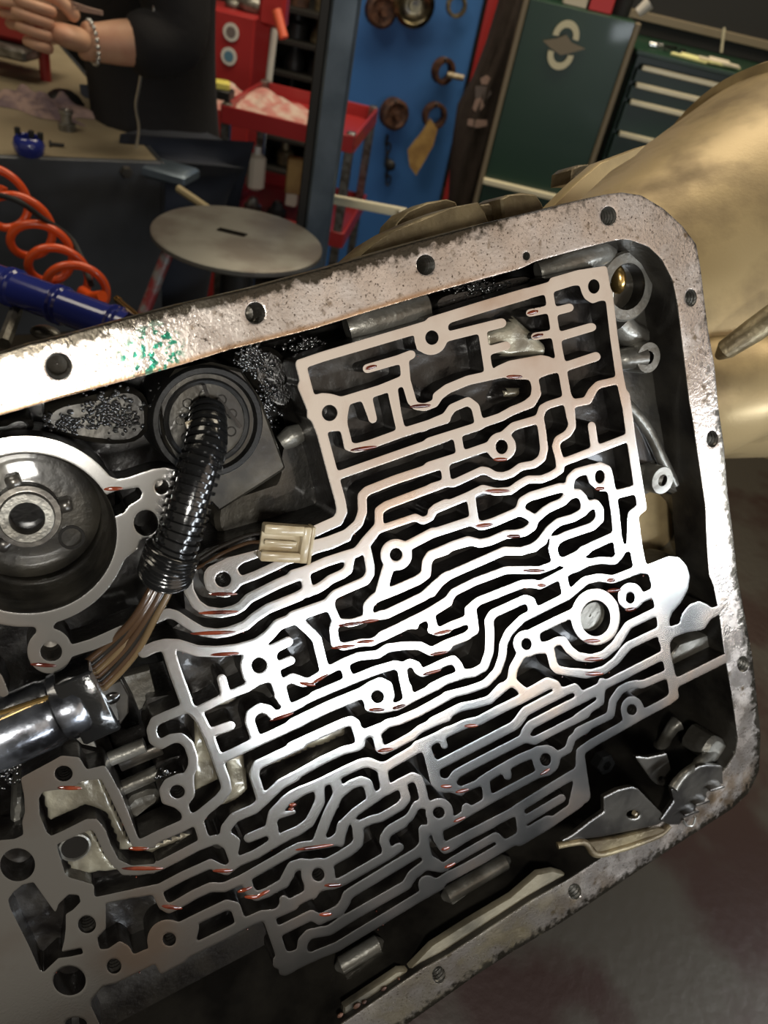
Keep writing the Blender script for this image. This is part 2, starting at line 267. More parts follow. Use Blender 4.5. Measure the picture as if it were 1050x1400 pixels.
# ------------------------------------------------------------------ outline of the machined walls (5x tiles of the pan face: T origin scale, L width, C radius, E/H radii, P/N polygons)
TRACE = '''
T 400 360 5
L 62 54,690 200,640 800,463 1050,388
L 66 55,690 105,880 150,1050
P 165,915 195,900 240,893 280,900 330,915 400,900 380,1000 370,1060 100,1060 110,900
L 60 340,945 600,865 760,800
L 55 510,720 720,660 810,625
P 850,470 852,590 880,600 960,622 1030,580 1060,520 1060,380 850,440
C 108 945,515
H 46 50 953,508
L 55 765,680 775,800 815,940
L 45 815,940 840,975 900,985 970,960 1010,900 1060,850
L 50 690,860 720,1060
L 52 500,930 545,1050
T 400 540 5
L 66 70,-60 95,0 200,260 280,560 325,720 338,800 310,860 120,945 -30,1000
P 100,20 200,-10 260,-5 330,15 380,70 372,120 372,200 400,310 390,360 355,350 330,240 230,250 180,280
H 53 56 253,123
L 52 515,20 548,165
L 52 685,0 740,240
L 55 380,350 430,365 540,335 740,262 1050,165
L 50 290,558 1050,292
L 55 1050,465 700,580 510,655 475,690 478,800 450,880 370,950 240,1000 100,1040
L 50 1050,600 640,755 590,790 590,900
L 58 590,900 500,1000 455,1060
L 42 1050,735 975,770 940,840 890,862 840,835 620,910 590,920
T 600 360 5
L 72 -50,405 300,297 600,208
L 66 600,208 780,158 1000,88
L 52 750,180 785,400 818,600 850,760 885,960 905,1060
L 58 -20,530 60,500 430,408
L 50 300,480 340,740
L 52 340,597 462,563
L 58 -10,910 60,858 200,800 430,750 600,700
P 380,715 480,670 600,648 700,630 750,640 800,665 870,690 870,710 820,740 740,760 680,785 640,810 610,790 560,790 470,785 440,770
L 44 620,340 760,312
L 44 655,500 790,480
L 50 790,330 895,303
L 48 820,505 1050,437
L 48 860,712 1080,640
L 50 440,1040 600,965 655,920 665,850 650,790
T 740 340 5
P 250,150 445,120 485,350 435,350 400,352 350,372 300,340 280,300 265,245 200,250 60,270 60,205
L 46 462,300 497,600 535,865 575,1060
L 48 100,605 340,535
L 48 150,808 375,733
L 44 200,1065 310,1040 345,975 390,930 540,895
H 40 50 360,258
T 590 540 5
L 50 -60,225 0,192 100,150 140,90 250,42 300,80 325,190
L 52 -20,322 320,215 360,190 480,150 550,108 680,60 722,-10
L 50 175,270 198,400
L 54 -20,488 180,425 390,352
L 50 90,480 105,600
L 46 0,630 90,603 150,605 345,515 385,522 430,550 490,556 550,535 610,490 700,475 755,435 770,370 757,250 740,150 760,90 800,68 930,28
L 50 500,270 560,215 740,162
C 96 478,354
H 42 50 480,355
L 45 940,20 955,120 962,215 930,268 865,305 850,350 872,430 882,510 820,550 750,577 660,577 600,610 540,655 440,662 350,640 250,690 0,795
L 50 270,700 295,870
L 54 -20,955 270,860 340,895 420,872 610,790
L 50 600,795 620,725 680,690 880,630 930,640
L 50 605,795 660,820 700,850 690,900 640,935 580,950 510,952 400,1000 330,1015 250,993 140,1030 0,1095
L 46 700,860 780,785 890,735 930,690 1000,668
T 740 540 5
L 54 575,0 612,280 655,560 690,770
L 45 150,460 600,288
L 46 345,208 368,370
L 45 180,60 320,40 350,-20
L 46 320,770 300,755
L 46 -50,690 0,675 130,638 180,640
L 46 0,810 70,760 150,730 190,685 255,668 285,700 300,755
L 46 300,755 290,800 220,840 120,868 60,915 0,995 -50,1050
L 48 300,755 370,740 398,780 400,850 350,900 170,960 110,990 75,1050
L 50 350,500 240,530 200,570 190,640
C 82 400,550
P 330,490 400,460 470,490 490,560 490,700 455,650 400,655 330,600
L 48 455,520 480,650 505,800 525,1000 530,1060
H 34 48 400,558
L 50 490,685 670,640
P 600,800 670,750 715,778 660,830 690,1060 590,1060 592,860
L 50 280,1065 500,965
T 200 740 5
P 395,260 400,215 425,180 560,115 790,55 800,95 660,145 615,185 640,230 655,255 650,285 630,320 570,375 530,382 470,370 410,325
L 50 640,270 740,235 860,180 960,130 1065,102
L 50 790,75 950,20 1100,-35
H 55 53 525,262
L 60 290,160 285,240 290,340 340,430 410,478 510,492 600,472 650,445 700,390 780,350 900,290 1060,225
L 60 -140,600 60,530 150,492 200,505 290,565 380,618 480,632 560,620 680,575 740,520 830,460 1050,373
L 70 1050,515 900,570 840,640 760,700 620,740 480,755 350,750 220,708 130,705 60,722 -20,760
L 80 150,740 200,900 270,1090
P 630,720 670,780 648,850 660,930 700,980 760,950 850,930 885,970 905,1050 960,1040 925,950 905,870 885,790 900,740 820,712 830,650
L 60 850,745 970,685
L 56 860,870 985,815
L 46 1065,102 1130,68
C 125 770,850
H 53 53 770,848
L 60 870,930 915,1050 930,1090
L 50 900,1060 930,970 1000,930 1060,950
L 50 540,1060 690,1005 740,965 830,935
L 58 515,940 545,1060
T 400 740 5
L 42 120,68 260,30 380,-25
L 58 0,228 80,205 230,140 370,95 440,75 500,20 560,-60
L 60 85,220 105,350
L 55 -20,405 90,345 160,330 210,300 260,260 340,225 380,195 392,120
L 52 508,60 530,170 530,220 500,270 380,322 290,362 250,405
L 72 250,430 0,517
L 56 45,550 100,600 165,665 185,750 215,870
L 50 255,440 298,535 278,600 290,690
L 46 300,555 400,560 530,520 640,505
L 58 515,500 515,440 560,390 700,335 860,265 912,225 918,140 945,95 1050,60
L 56 600,505 640,500 900,375 985,295 1060,235
C 104 708,92
H 44 46 707,90
L 70 650,190 605,350
L 60 750,50 960,-60
L 46 290,700 350,722 470,692 540,692 610,655
L 62 610,650 720,600 800,560 930,495 1060,415
P 720,590 860,600 850,560 910,540 800,520
L 50 945,510 965,600 1000,620 1060,600
L 52 -10,935 20,950 70,970 130,955 250,880 360,825 450,788 580,775 650,730 760,715 870,715 950,757 1060,722
L 52 355,850 382,935
L 55 150,1055 400,950 560,885 700,845 745,860
L 55 745,860 785,1060
L 48 745,865 800,830 850,850 860,885 890,902 950,878 1000,850
L 60 440,1055 540,990 600,965 650,990 665,1060
T 590 740 5
L 54 0,92 150,30 260,0
L 50 0,355 80,250 500,65 610,70 690,45 760,0
L 45 0,480 100,425 150,350 300,275 510,197 740,197 840,160
L 45 -5,500 10,590
L 50 840,-10 830,60 850,128 900,142 1060,65
L 50 260,520 255,465 320,410 620,292 700,290 740,302 900,220 1060,145
L 60 270,460 285,560 290,610
L 50 290,610 240,650 100,702 0,755
L 50 260,530 130,580 50,620 0,605
L 50 900,250 925,370
L 52 695,470 680,410 640,395 420,495 393,540 400,640 395,760 360,860 290,900 220,910 100,950 0,1000
L 46 1060,265 930,375 720,480 620,530 530,620 492,700 485,790 450,890 370,975 260,1015 100,1055
L 48 -60,900 0,870 90,828 150,808 185,850 205,905
C 88 652,700
H 37 42 650,705
L 50 690,625 830,555 970,490
P 690,610 735,640 745,700 800,685 840,700 810,760 710,768 690,770
L 48 770,730 860,682 900,680 940,740 1000,790 1060,800
L 48 810,740 835,850 860,880 920,890 1060,912
L 52 610,780 560,870 548,950
L 50 548,955 430,1055
L 48 548,955 640,1035
L 50 640,1045 790,960 850,980 870,1040
L 50 870,1040 980,1000 1020,1055
T 790 740 5
E 162 188 122,518
H 103 125 122,527
E 82 88 362,378
H 33 42 360,388
L 50 430,395 520,350
L 48 0,787 90,802 180,777 260,707 315,625 345,575 530,485
L 46 -10,895 90,905 180,880 260,820 320,745 350,712 570,608
L 40 -10,190 60,150 150,130 250,137 290,95 310,50
L 46 0,310 50,268 140,248 240,262 330,228 430,190
L 48 280,0 288,90
L 40 290,60 360,40
P 350,30 430,0 465,170 620,108 690,115 740,170 762,240 750,330 700,420 640,490 622,540 622,595 700,565 715,500 760,440 830,412 890,440 915,462 1000,430 1000,480 905,530 860,600 730,622 650,655 630,690 560,700 545,520 520,400 508,300 490,222 430,215 385,180 365,70
L 54 595,680 605,780 640,930 660,1060
L 50 590,775 170,990 60,1040
L 46 615,905 440,980 400,975 340,990 290,1020 240,1090 225,1190 0,1300
L 52 670,970 1010,800
T 790 940 5
L 52 655,-20 655,55 620,90 450,180 320,255 100,380 20,435 15,500 50,760
P 0,430 40,440 85,750 30,790 -60,800 -20,620
E 74 88 372,152
P 298,150 445,150 450,185 320,260
H 35 38 370,152
L 44 165,-40 155,100 0,202
L 38 170,10 0,98
T 200 940 5
L 60 260,145 150,190 60,230 35,290 50,360 100,390 170,350 235,342 290,390 320,480 320,540 290,600
P 90,700 130,630 220,590 320,590 330,740 285,800 300,860 350,870 250,950 245,860 200,820 110,790
H 52 46 212,712
L 66 290,130 370,215 430,340 540,640
L 64 540,640 550,700 500,765 370,870
L 72 380,870 250,945 100,1010 0,1060 -60,1090
L 66 360,930 400,1060
L 52 350,160 540,65 730,-20
L 60 440,310 575,262
L 60 745,350 705,230 715,180 780,138 830,150 870,190
L 46 870,195 1000,140 1060,110
L 62 510,490 760,370 1060,232
L 60 915,-20 950,110
L 60 1060,390 760,530 735,590 785,760
L 64 1020,608 920,660 810,765 740,830 600,890 545,960 530,1060
L 66 1060,708 960,770 870,860 855,930 880,1060
L 60 870,960 700,1030
P 420,1020 440,1040 530,1010 600,1060 400,1080
L 26 900,885 1010,850
T 400 940 5
L 46 -20,142 150,60 400,-55
C 103 585,60
H 45 44 582,65
L 72 520,20 250,130 0,250
L 46 1000,-15 830,68 720,130 600,152 520,140
L 58 -10,405 350,242 400,228 432,250 455,330 465,390
L 50 465,380 440,410 350,430 200,500 -10,618
P 455,270 490,290 600,245 600,300 545,335 510,335 480,380 450,385
L 52 1080,50 860,170 720,230 650,245 590,295
L 55 785,0 795,60
L 48 1060,205 1000,225 870,285 820,328 700,395 620,432
L 52 568,290 597,420
L 60 1060,300 880,400 640,540 600,545 520,512 470,520 380,560 200,650 0,735 -60,780
L 54 915,400 948,540 975,650 1010,685 1060,690
L 60 185,680 187,780 115,925 30,985 -50,1015
L 66 290,620 315,725 240,880 170,1060
L 58 330,720 400,665 470,638 515,655 540,755
L 60 612,550 637,700
L 54 640,700 560,760 430,850 360,920 335,1000 325,1060
L 54 640,710 740,650 820,610 860,625 880,680 905,790
L 54 750,660 777,760 740,810 600,892 540,905 460,940 440,990 455,1060
L 48 920,800 850,800 800,890 660,970 625,1020 622,1060
P 920,880 1090,900 1020,960 1030,1060 980,1060 955,995 940,995 910,1060 870,1060 880,970 930,940
T 590 940 5
L 50 480,-5 400,85 300,115 200,135 0,235
L 56 800,-20 600,85 450,160 320,230 230,250 110,305 0,355 -100,400
L 40 70,350 90,400
L 56 -30,440 20,545 30,640 80,670 150,690 200,710
L 58 900,30 780,90 640,165 590,235 560,265 20,545
L 55 1060,60 850,165 680,255 640,310 632,350 300,520 170,590 130,650
P 0,520 45,590 60,620 150,640 170,660 150,710 100,690 40,690 10,660 -5,600
L 42 200,702 330,650
L 55 340,640 460,565 600,488 740,430
E 90 98 785,495
H 38 45 780,493
L 46 640,350 700,365 760,335 1060,182
L 45 860,465 935,425 960,350 1000,320 1060,285
L 48 800,575 730,592 410,762 230,865 180,900 80,950
L 50 368,640 385,770
L 50 510,560 520,605
L 55 238,820 238,860
C 90 55,850
P -40,860 130,880 70,950 78,1060 20,1060 0,960
H 40 40 50,855
L 55 1000,575 850,665 600,820 560,850 200,1035 100,1085
L 55 605,860 620,1010
L 50 640,905 890,757
L 55 600,1055 800,935 1010,790
T 0 1040 5
P 145,120 350,10 420,-30 540,-20 590,65 715,35 750,90 830,240 950,550 1000,555 1060,530 1060,768 860,782 780,725 720,645 650,490 620,466 380,572 440,770 480,832 560,838 625,875 645,935 645,1100 -60,1100 -60,552 100,540 165,510 155,420 175,350 170,250
N 265,260 290,215 340,205 480,190 560,140 690,125 740,220 830,410 905,585 960,612 1060,595 1060,705 900,718 810,675 760,580 720,470 660,398 590,400 430,480 350,515 320,490 270,370
H 62 54 435,88
H 120 113 120,712
T 0 1190 5
P -60,-100 640,100 640,200 720,240 720,400 660,460 680,545 740,540 820,485 880,520 920,600 1000,590 1080,530 1150,600 1050,640 790,770 700,790 620,890 620,930 700,1100 -60,1100
N 55,200 90,150 150,100 230,80 380,290 400,230 470,165 540,170 552,215 500,270 450,300 450,400 440,480 420,560 560,530 570,570 480,590 400,600 300,695 270,680 200,520 130,380 70,260
L 50 640,215 760,190 1060,125
H 62 60 595,370
H 112 100 475,755
H 50 52 780,655
H 75 45 520,1050
T 190 1140 5
L 60 -100,250 0,252 130,225 240,170 400,85 520,40
L 58 -20,405 140,375 300,290 490,205 545,235 600,252 665,200
L 65 600,40 652,180
L 60 680,190 800,140 930,60 1060,-10
P 490,20 640,0 690,40 680,120 640,150 580,60
L 60 120,390 165,490 205,512 260,485 380,415 490,365 580,368 700,315 1060,110
L 60 730,310 760,395 800,428 870,405 985,340 1025,290 1045,230
L 64 280,640 400,580 600,485 660,500 690,590
L 68 230,870 350,800 640,660 750,600 840,560 900,555
L 58 860,565 950,540 1060,490
L 55 990,450 1000,510
C 140 200,730
P 60,860 110,880 150,960 320,870 320,780 200,800
P -80,850 50,790 140,850 105,885 -60,960
H 46 46 208,722
L 74 890,580 1000,900
L 55 950,675 1060,620
P 400,620 330,640 290,800 310,815 380,760 410,640
P 960,960 1000,970 1060,940 1060,800 1000,815 970,860
T 390 1130 5
L 68 -10,390 20,330 50,275 110,255 160,262
C 112 225,330
H 43 46 225,330
P 130,400 140,480 200,500 260,410
L 60 0,190 100,140 220,125 330,105 375,60 388,-10
L 64 290,250 430,175 495,120 505,60 490,-10
L 64 -20,560 170,460
L 56 240,410 330,400 400,370 700,197 780,142
L 55 695,190 690,140 675,90 705,38 810,-20
L 64 -60,725 180,605 230,635 270,620 370,570 408,520 425,470 470,440 900,180 940,140
L 62 110,870 120,785 165,735 300,712 470,605 830,400 870,330 960,262 1060,280
P -80,900 0,870 90,840 170,860 200,910 0,1020 -30,975 -80,960
L 60 40,960 230,872 350,825 900,492 1060,400
C 62 975,400
L 60 945,20 950,120 965,200
P 900,170 930,120 985,130 1000,205 1060,235 1060,285 960,290 940,215
T 590 1130 5
L 50 45,20 60,120 90,160 120,150 240,72 430,-25
L 48 -20,262 40,270 90,274 150,232 300,145 440,66 490,115
L 60 -10,415 300,248 560,97 800,-42
T 0 580 5
E 705 648 170,733
P 700,340 800,380 870,370 1050,310 1130,300 1225,325 1200,600 1110,660 1075,775 975,775 950,800 940,850 860,910 800,1000 740,800 700,500
N 730,480 790,455 950,430 975,470 960,510 880,560 850,605 790,630 760,600 740,540
H 50 52 1105,430
H 85 90 998,675
H 617 550 183,745
T 0 840 5
C 150 340,250
H 75 68 350,255
P 180,60 250,90 255,130 230,180 440,170 365,115 355,85 400,30
L 70 470,255 640,203 870,100
P -20,380 15,430 60,545 20,565 -20,540
'''
def segd(X,Y,a,b):
    dx,dy=b[0]-a[0],b[1]-a[1]; L=dx*dx+dy*dy+1e-9
    t=np.clip(((X-a[0])*dx+(Y-a[1])*dy)/L,0,1)
    return np.hypot(X-a[0]-t*dx,Y-a[1]-t*dy)
def polyd(X,Y,P):
    d=np.full(X.shape,1e9); ins=np.zeros(X.shape,bool)
    n=len(P)
    for i in range(n):
        a,b=P[i],P[(i+1)%n]
        d=np.minimum(d,segd(X,Y,a,b))
        if a[1]!=b[1]:
            c=((a[1]>Y)!=(b[1]>Y))&(X<(b[0]-a[0])*(Y-a[1])/(b[1]-a[1])+a[0])
            ins^=c
    return np.where(ins,-d,d)
def parse(txt):
    out=[];T=(0,0,1)
    for ln in txt.splitlines():
        ln=ln.split('#')[0].split()
        if not ln: continue
        k=ln[0]
        if k=='T': T=tuple(float(v) for v in ln[1:4]);continue
        n={'L':1,'C':1,'E':2,'H':2,'P':0,'N':0}[k]
        pr=[float(v)/T[2] for v in ln[1:1+n]]
        pts=[(T[0]+float(a)/T[2],T[1]+float(b)/T[2]) for a,b in (p.split(',') for p in ln[1+n:])]
        out.append((k,pr,pts))
    return out
def sdf(prims,x0,y0,x1,y1,st):
    xs=np.arange(x0,x1+.01,st);ys=np.arange(y0,y1+.01,st)
    S=np.full((len(ys),len(xs)),30.0);H=S.copy()
    for k,pr,pts in prims:
        m=(pr[0] if pr else 0)+ (pr[1] if len(pr)>1 else 0)+12
        ax=min(p[0] for p in pts)-m;bx=max(p[0] for p in pts)+m;ay=min(p[1] for p in pts)-m;by=max(p[1] for p in pts)+m
        i0,i1=np.searchsorted(xs,[ax,bx]);j0,j1=np.searchsorted(ys,[ay,by])
        if i1<=i0 or j1<=j0: continue
        X,Y=np.meshgrid(xs[i0:i1],ys[j0:j1])
        if k=='L':
            d=np.full(X.shape,1e9)
            for a,b in zip(pts,pts[1:]): d=np.minimum(d,segd(X,Y,a,b))
            d-=pr[0]/2
        elif k=='C': d=np.hypot(X-pts[0][0],Y-pts[0][1])-pr[0]
        elif k in 'EH':
            q=np.hypot((X-pts[0][0])/pr[0],(Y-pts[0][1])/pr[1]); d=(q-1)*min(pr)
        else: d=polyd(X,Y,pts)
        A=H if k in 'NH' else S
        A[j0:j1,i0:i1]=np.minimum(A[j0:j1,i0:i1],d)
    # holes are carved only after everything
    return xs,ys,S,H
def blur(A,n):
    for _ in range(n):
        P=np.pad(A,1,mode='edge'); A=(P[:-2,1:-1]+2*P[1:-1,1:-1]+P[2:,1:-1])/4
        P=np.pad(A,1,mode='edge'); A=(P[1:-1,:-2]+2*P[1:-1,1:-1]+P[1:-1,2:])/4
    return A
# turn a signed-distance grid (drawn in the picture, lying on the pan face) into a solid with a flat top, eased edge and side walls
def sdf_solid(name, xs, ys, V, depth, mats, parent, bev=1.8, drop=0.0005, dfield=None, draft=1.0, kind=None, label=None, base=0.0, tint=None):
    ny, nx = V.shape; ins = V < 0
    me_v = []; 
    gid = -np.ones(V.shape, int); gid[ins] = np.arange(ins.sum()); ng = int(ins.sum())
    XX, YY = np.meshgrid(xs, ys)
    gx = XX[ins]; gy = YY[ins]; gv = V[ins]
    dd = np.where(gv > -bev, drop * (1 + gv / bev) ** 2, 0.0) + base
    if dfield is not None: dd = dd + dfield[ins]
    def lat(px, py, d, dref=0.0):
        p = PL(px, py, dref); return p + np.expand_dims(d - dref, -1) * NIN
    top = lat(gx, gy, dd, 0.0)
    # crossing vertices
    hx = ins[:, :-1] != ins[:, 1:]; vx = ins[:-1, :] != ins[1:, :]
    tH = V[:, :-1] / (V[:, :-1] - V[:, 1:] + 1e-12); tV = V[:-1] / (V[:-1] - V[1:] + 1e-12)
    hid = -np.ones(hx.shape, int); hid[hx] = np.arange(hx.sum()); vid = -np.ones(vx.shape, int); vid[vx] = np.arange(vx.sum()) + hx.sum()
    st = xs[1] - xs[0]
    cx = np.concatenate([(XX[:, :-1] + tH * st)[hx], XX[:-1][vx]]); cy = np.concatenate([YY[:, :-1][hx], (YY[:-1] + tV * st)[vx]])
    Gy, Gx = np.gradient(V, st); 
    ix = np.clip(((cx - xs[0]) / st).round().astype(int), 0, nx - 1); iy = np.clip(((cy - ys[0]) / st).round().astype(int), 0, ny - 1)
    g = np.stack([Gx[iy, ix], Gy[iy, ix]], -1); g /= np.linalg.norm(g, axis=1)[:, None] + 1e-9
    dc = np.full(len(cx), drop + base)
    if dfield is not None: dc = dc + dfield[iy, ix]
    ct = lat(cx, cy, dc)
    cb = lat(cx + g[:, 0] * draft, cy + g[:, 1] * draft, np.full(len(cx), depth + base))
    nc = len(cx)
    verts = np.concatenate([top, ct, ct + NIN * 1e-6, cb])
    C0 = ng; W0 = ng + nc; B0 = ng + 2 * nc
    a, b, c, d = ins[:-1, :-1], ins[:-1, 1:], ins[1:, 1:], ins[1:, :-1]
    full = a & b & c & d; jj, ii = np.nonzero(full)
    quads = np.stack([gid[jj, ii], gid[jj, ii + 1], gid[jj + 1, ii + 1], gid[jj + 1, ii]], -1).tolist()
    faces = quads; nt = None; walls = []
    part = (a | b | c | d) & ~full; jj, ii = np.nonzero(part)
    for j, i in zip(jj.tolist(), ii.tolist()):
        cs = ((j, i), (j, i + 1), (j + 1, i + 1), (j + 1, i)); es = (hid[j, i], vid[j, i + 1], hid[j + 1, i], vid[j, i])
        poly = []; seq = []
        for k in range(4):
            if ins[cs[k]]: poly.append(int(gid[cs[k]]))
            if es[k] >= 0: poly.append(int(C0 + es[k])); seq.append((int(es[k]), ins[cs[k]]))
        if len(poly) > 2: faces.append(poly)
        for k in range(len(seq)):
            e, fromin = seq[k]
            if fromin:
                e2 = seq[(k + 1) % len(seq)][0]; walls.append((W0 + e, B0 + e, B0 + e2, W0 + e2))
    nt = len(faces); faces = faces + walls
    off = np.array(parent_world(parent)) if parent is not None else 0
    me = bpy.data.meshes.new(name); verts = verts - off
    lens = np.fromiter((len(f) for f in faces), int, len(faces)); flat = np.fromiter((q for f in faces for q in f), int, int(lens.sum()))
    me.vertices.add(len(verts)); me.vertices.foreach_set('co', verts.ravel()); me.loops.add(len(flat)); me.loops.foreach_set('vertex_index', flat)
    me.polygons.add(len(faces)); me.polygons.foreach_set('loop_start', np.concatenate([[0], np.cumsum(lens)[:-1]])); me.polygons.foreach_set('loop_total', lens)
    for mm in mats: me.materials.append(MT[mm])
    mi = np.zeros(len(faces), int); mi[nt:] = 1; me.polygons.foreach_set('material_index', mi)
    me.update(calc_edges=True); me.validate(); me.polygons.foreach_set('use_smooth', [True] * len(me.polygons))
    if tint is not None and len(me.vertices) == len(verts):
        at = me.attributes.new('tint', 'FLOAT_COLOR', 'POINT'); tc = [np.concatenate([f[ins], f[iy, ix], f[iy, ix], f[iy, ix]]) for f in tint]
        at.data.foreach_set('color', np.stack([tc[0], tc[1], tc[0] * 0, tc[0] * 0 + 1], -1).ravel())
    o = bpy.data.objects.new(name, me); COL.objects.link(o)
    if parent is not None: o.parent = parent
    # top must face the camera side
    p = me.polygons[0]
    if p.normal.dot(Vector(NIN)) > 0: me.flip_normals()
    return setp(o, label, None, None, kind)
def skirt(mb, poly, d0, d1, inset=0.0, c=None):
    """side wall below an outline (pixel polygon on the pan face)"""
    T = [PL(x, y, 0) for x, y in poly]; cc = sum(T) / len(T)
    R0 = [p + NIN * d0 for p in T]; R1 = [p + (cc - p) / np.linalg.norm(cc - p) * inset + NIN * d1 for p in T]
    return mb.loft([R0, R1], False, False)
def roundpoly(P, k=4, it=1):
    for _ in range(it):
        out = []
        for i in range(len(P)):
            a = np.array(P[i]); b = np.array(P[(i + 1) % len(P)]); out += [tuple(a * .75 + b * .25), tuple(a * .25 + b * .75)]
        P = out
    return P
# ================================================================== TRANSMISSION CASE
case = thing('transmission_case', 'large open aluminium automatic transmission case lying with its worm-track face up', 'transmission case', UV(0.04, 0.1, 0.12))
PR = parse(TRACE)
xs, ys, S, H = sdf(PR, -70, 340, 1075, 1475, 1.6)
V = blur(np.maximum(blur(S - .7, 2), -H), 1)
OUT = [(-90, 507), (0, 483), (36, 471), (95, 457), (152, 441), (250, 415), (350, 392), (450, 365), (560, 333), (660, 306), (750, 285), (800, 272), (826, 266), (850, 263), (877, 267), (907, 285), (933, 309), (952, 334), (958, 367), (963, 410), (968, 450), (977, 500), (982, 555), (990, 610), (995, 675), (1001, 719), (1008, 785), (1020, 850), (1029, 900), (1036, 964), (1040, 1003), (1038, 1054), (1024, 1084), (1001, 1106), (950, 1139), (903, 1170), (863, 1197), (800, 1240), (764, 1264), (700, 1302), (650, 1334), (560, 1398), (440, 1480), (-90, 1800), (-400, 1500), (-350, 700)]
INN = [(-90, 598), (0, 568), (90, 542), (180, 518), (250, 498), (313, 478), (430, 449), (500, 427), (575, 405), (620, 392), (712, 367), (733, 357), (780, 344), (833, 330), (850, 327), (862, 328), (887, 337), (905, 354), (920, 383), (927, 417), (933, 467), (943, 550), (947, 570), (956, 631), (965, 693), (967, 745), (970, 786), (976, 800), (984, 840), (990, 888), (994, 910), (1000, 945), (1004, 972), (1009, 1010), (1006, 1030), (992, 1052), (965, 1078), (930, 1104), (880, 1135), (782, 1200), (726, 1232), (610, 1308), (577, 1325), (468, 1400), (420, 1440), (-60, 1720), (-320, 1450), (-260, 700)]
RH = [(832, 295, 11, 13), (582, 362, 13, 14), (349, 428, 14, 15), (80, 501, 18, 18), (945, 407, 8, 12), (974, 600, 8, 12), (1016, 908, 8, 11), (786, 1219, 9, 11), (600, 1333, 9, 12), (720, 350, 5, 6)]
rx = np.arange(-96, 1052, 1.8); ry = np.arange(250, 1500, 1.8); RX, RY = np.meshgrid(rx, ry)
VR = np.maximum(polyd(RX, RY, OUT), -polyd(RX, RY, INN))
VR = blur(VR, 2)
for a, b, c, d in RH: VR = np.maximum(VR, -(np.hypot((RX - a) / c, (RY - b) / d) - 1) * min(c, d))
VR[:, 0] = 5; VR[-1] = 5
D_out = -polyd(RX, RY, OUT); D_in = polyd(RX, RY, INN)
GR = np.clip(1 - D_out / 26, 0, 1) * np.clip((760 - RX) / 160, 0.25, 1) * (RY < 560) + np.clip(1 - D_out / 14, 0, 1) * (RY >= 560) * .8
CP = np.clip(1 - np.abs(D_in - 2) / 7, 0, 1) * (RY < 600) * np.clip((760 - RX) / 200, 0, 1)
rail_o = sdf_solid('pan_rail', rx, ry, VR, 0.020, ['rail', 'castgrey'], case, bev=2.5, drop=0.00012, draft=0, tint=(GR, CP), label='corroded pan rail with threaded bolt holes')
sdf_solid('worm_track_wall', xs, ys, V, 0.016, ['mach', 'castwet'], case, bev=1.6, drop=0.00004, draft=1.0, label='machined walls of the worm tracks')
# floor of the tracks
BLK = [(408, 496), (828, 368), (840, 430), (876, 690), (883, 770), (903, 790), (922, 935), (918, 950), (800, 1025), (803, 1090), (600, 1222), (392, 1330), (365, 1262), (240, 1328), (135, 1345), (130, 1400), (-60, 1470), (-60, 1155), (32, 1148), (34, 1066), (85, 1035), (150, 1052), (190, 1150), (243, 1128), (240, 1098), (220, 1085), (218, 1062), (254, 1052), (266, 1030), (250, 1008), (208, 992), (205, 972), (250, 965), (232, 900), (232, 880), (262, 860), (255, 790), (290, 760), (400, 728), (463, 708), (450, 645), (428, 575)]
fx = np.arange(-66, 930, 4.0); fy = np.arange(360, 1476, 4.0); FX, FY = np.meshgrid(fx, fy)
VB = blur(polyd(FX, FY, BLK), 1)
POCK = [([(270, 985), (300, 1020), (306, 1078), (268, 1098), (262, 1040)], .006), ([(306, 1040), (340, 1036), (348, 1090), (325, 1110), (280, 1122), (315, 1085)], .006), ([(356, 1052), (400, 1025), (480, 992), (486, 1016), (400, 1052), (362, 1066)], .007),
        ([(52, 1084), (100, 1068), (140, 1064), (160, 1110), (182, 1160), (215, 1160), (215, 1180), (165, 1178), (145, 1125), (118, 1115), (66, 1140)], .006), ([(76, 1155), (126, 1135), (160, 1195), (215, 1200), (100, 1215), (88, 1190)], .007),
        ([(668, 452), (692, 444), (712, 430), (740, 456), (756, 472), (756, 488), (700, 490), (670, 480)], .004), ([(205, 1165), (270, 1145), (272, 1158), (208, 1180)], .006), ([(700, 530), (725, 528), (722, 545), (690, 548)], .005), ([(280, 968), (320, 960), (345, 955), (320, 975), (285, 980)], .006)]
DF = np.full(FX.shape, 0.0125)
for pg, dd in POCK:
    q = polyd(FX, FY, pg); k = np.clip(.5 - q / 10, 0, 1); DF = DF * (1 - k) + dd * k
DF += blur(np.random.RandomState(3).randn(*DF.shape), 4) * .0012
fl = sdf_solid('channel_floor', fx, fy, VB, 0.05, ['castwet', 'castwet'], case, bev=.1, drop=0, dfield=DF, draft=0, label='dark oily floor of the worm tracks')
fl.data.materials[0] = MT['floor'] if 'floor' in MT else MT['castwet']
# lighter bare pockets of the floor carry their own casting colour
me = fl.data; me.materials.append(MT['pocket'])
dv = np.zeros(len(me.vertices) * 3); me.vertices.foreach_get('co', dv); dv = dv.reshape(-1, 3) + np.array(parent_world(case)); wd_ = (dv - ORG) @ NIN
for p in me.polygons:
    if p.material_index == 0 and max(wd_[i] for i in p.vertices) < .0085: p.material_index = 2
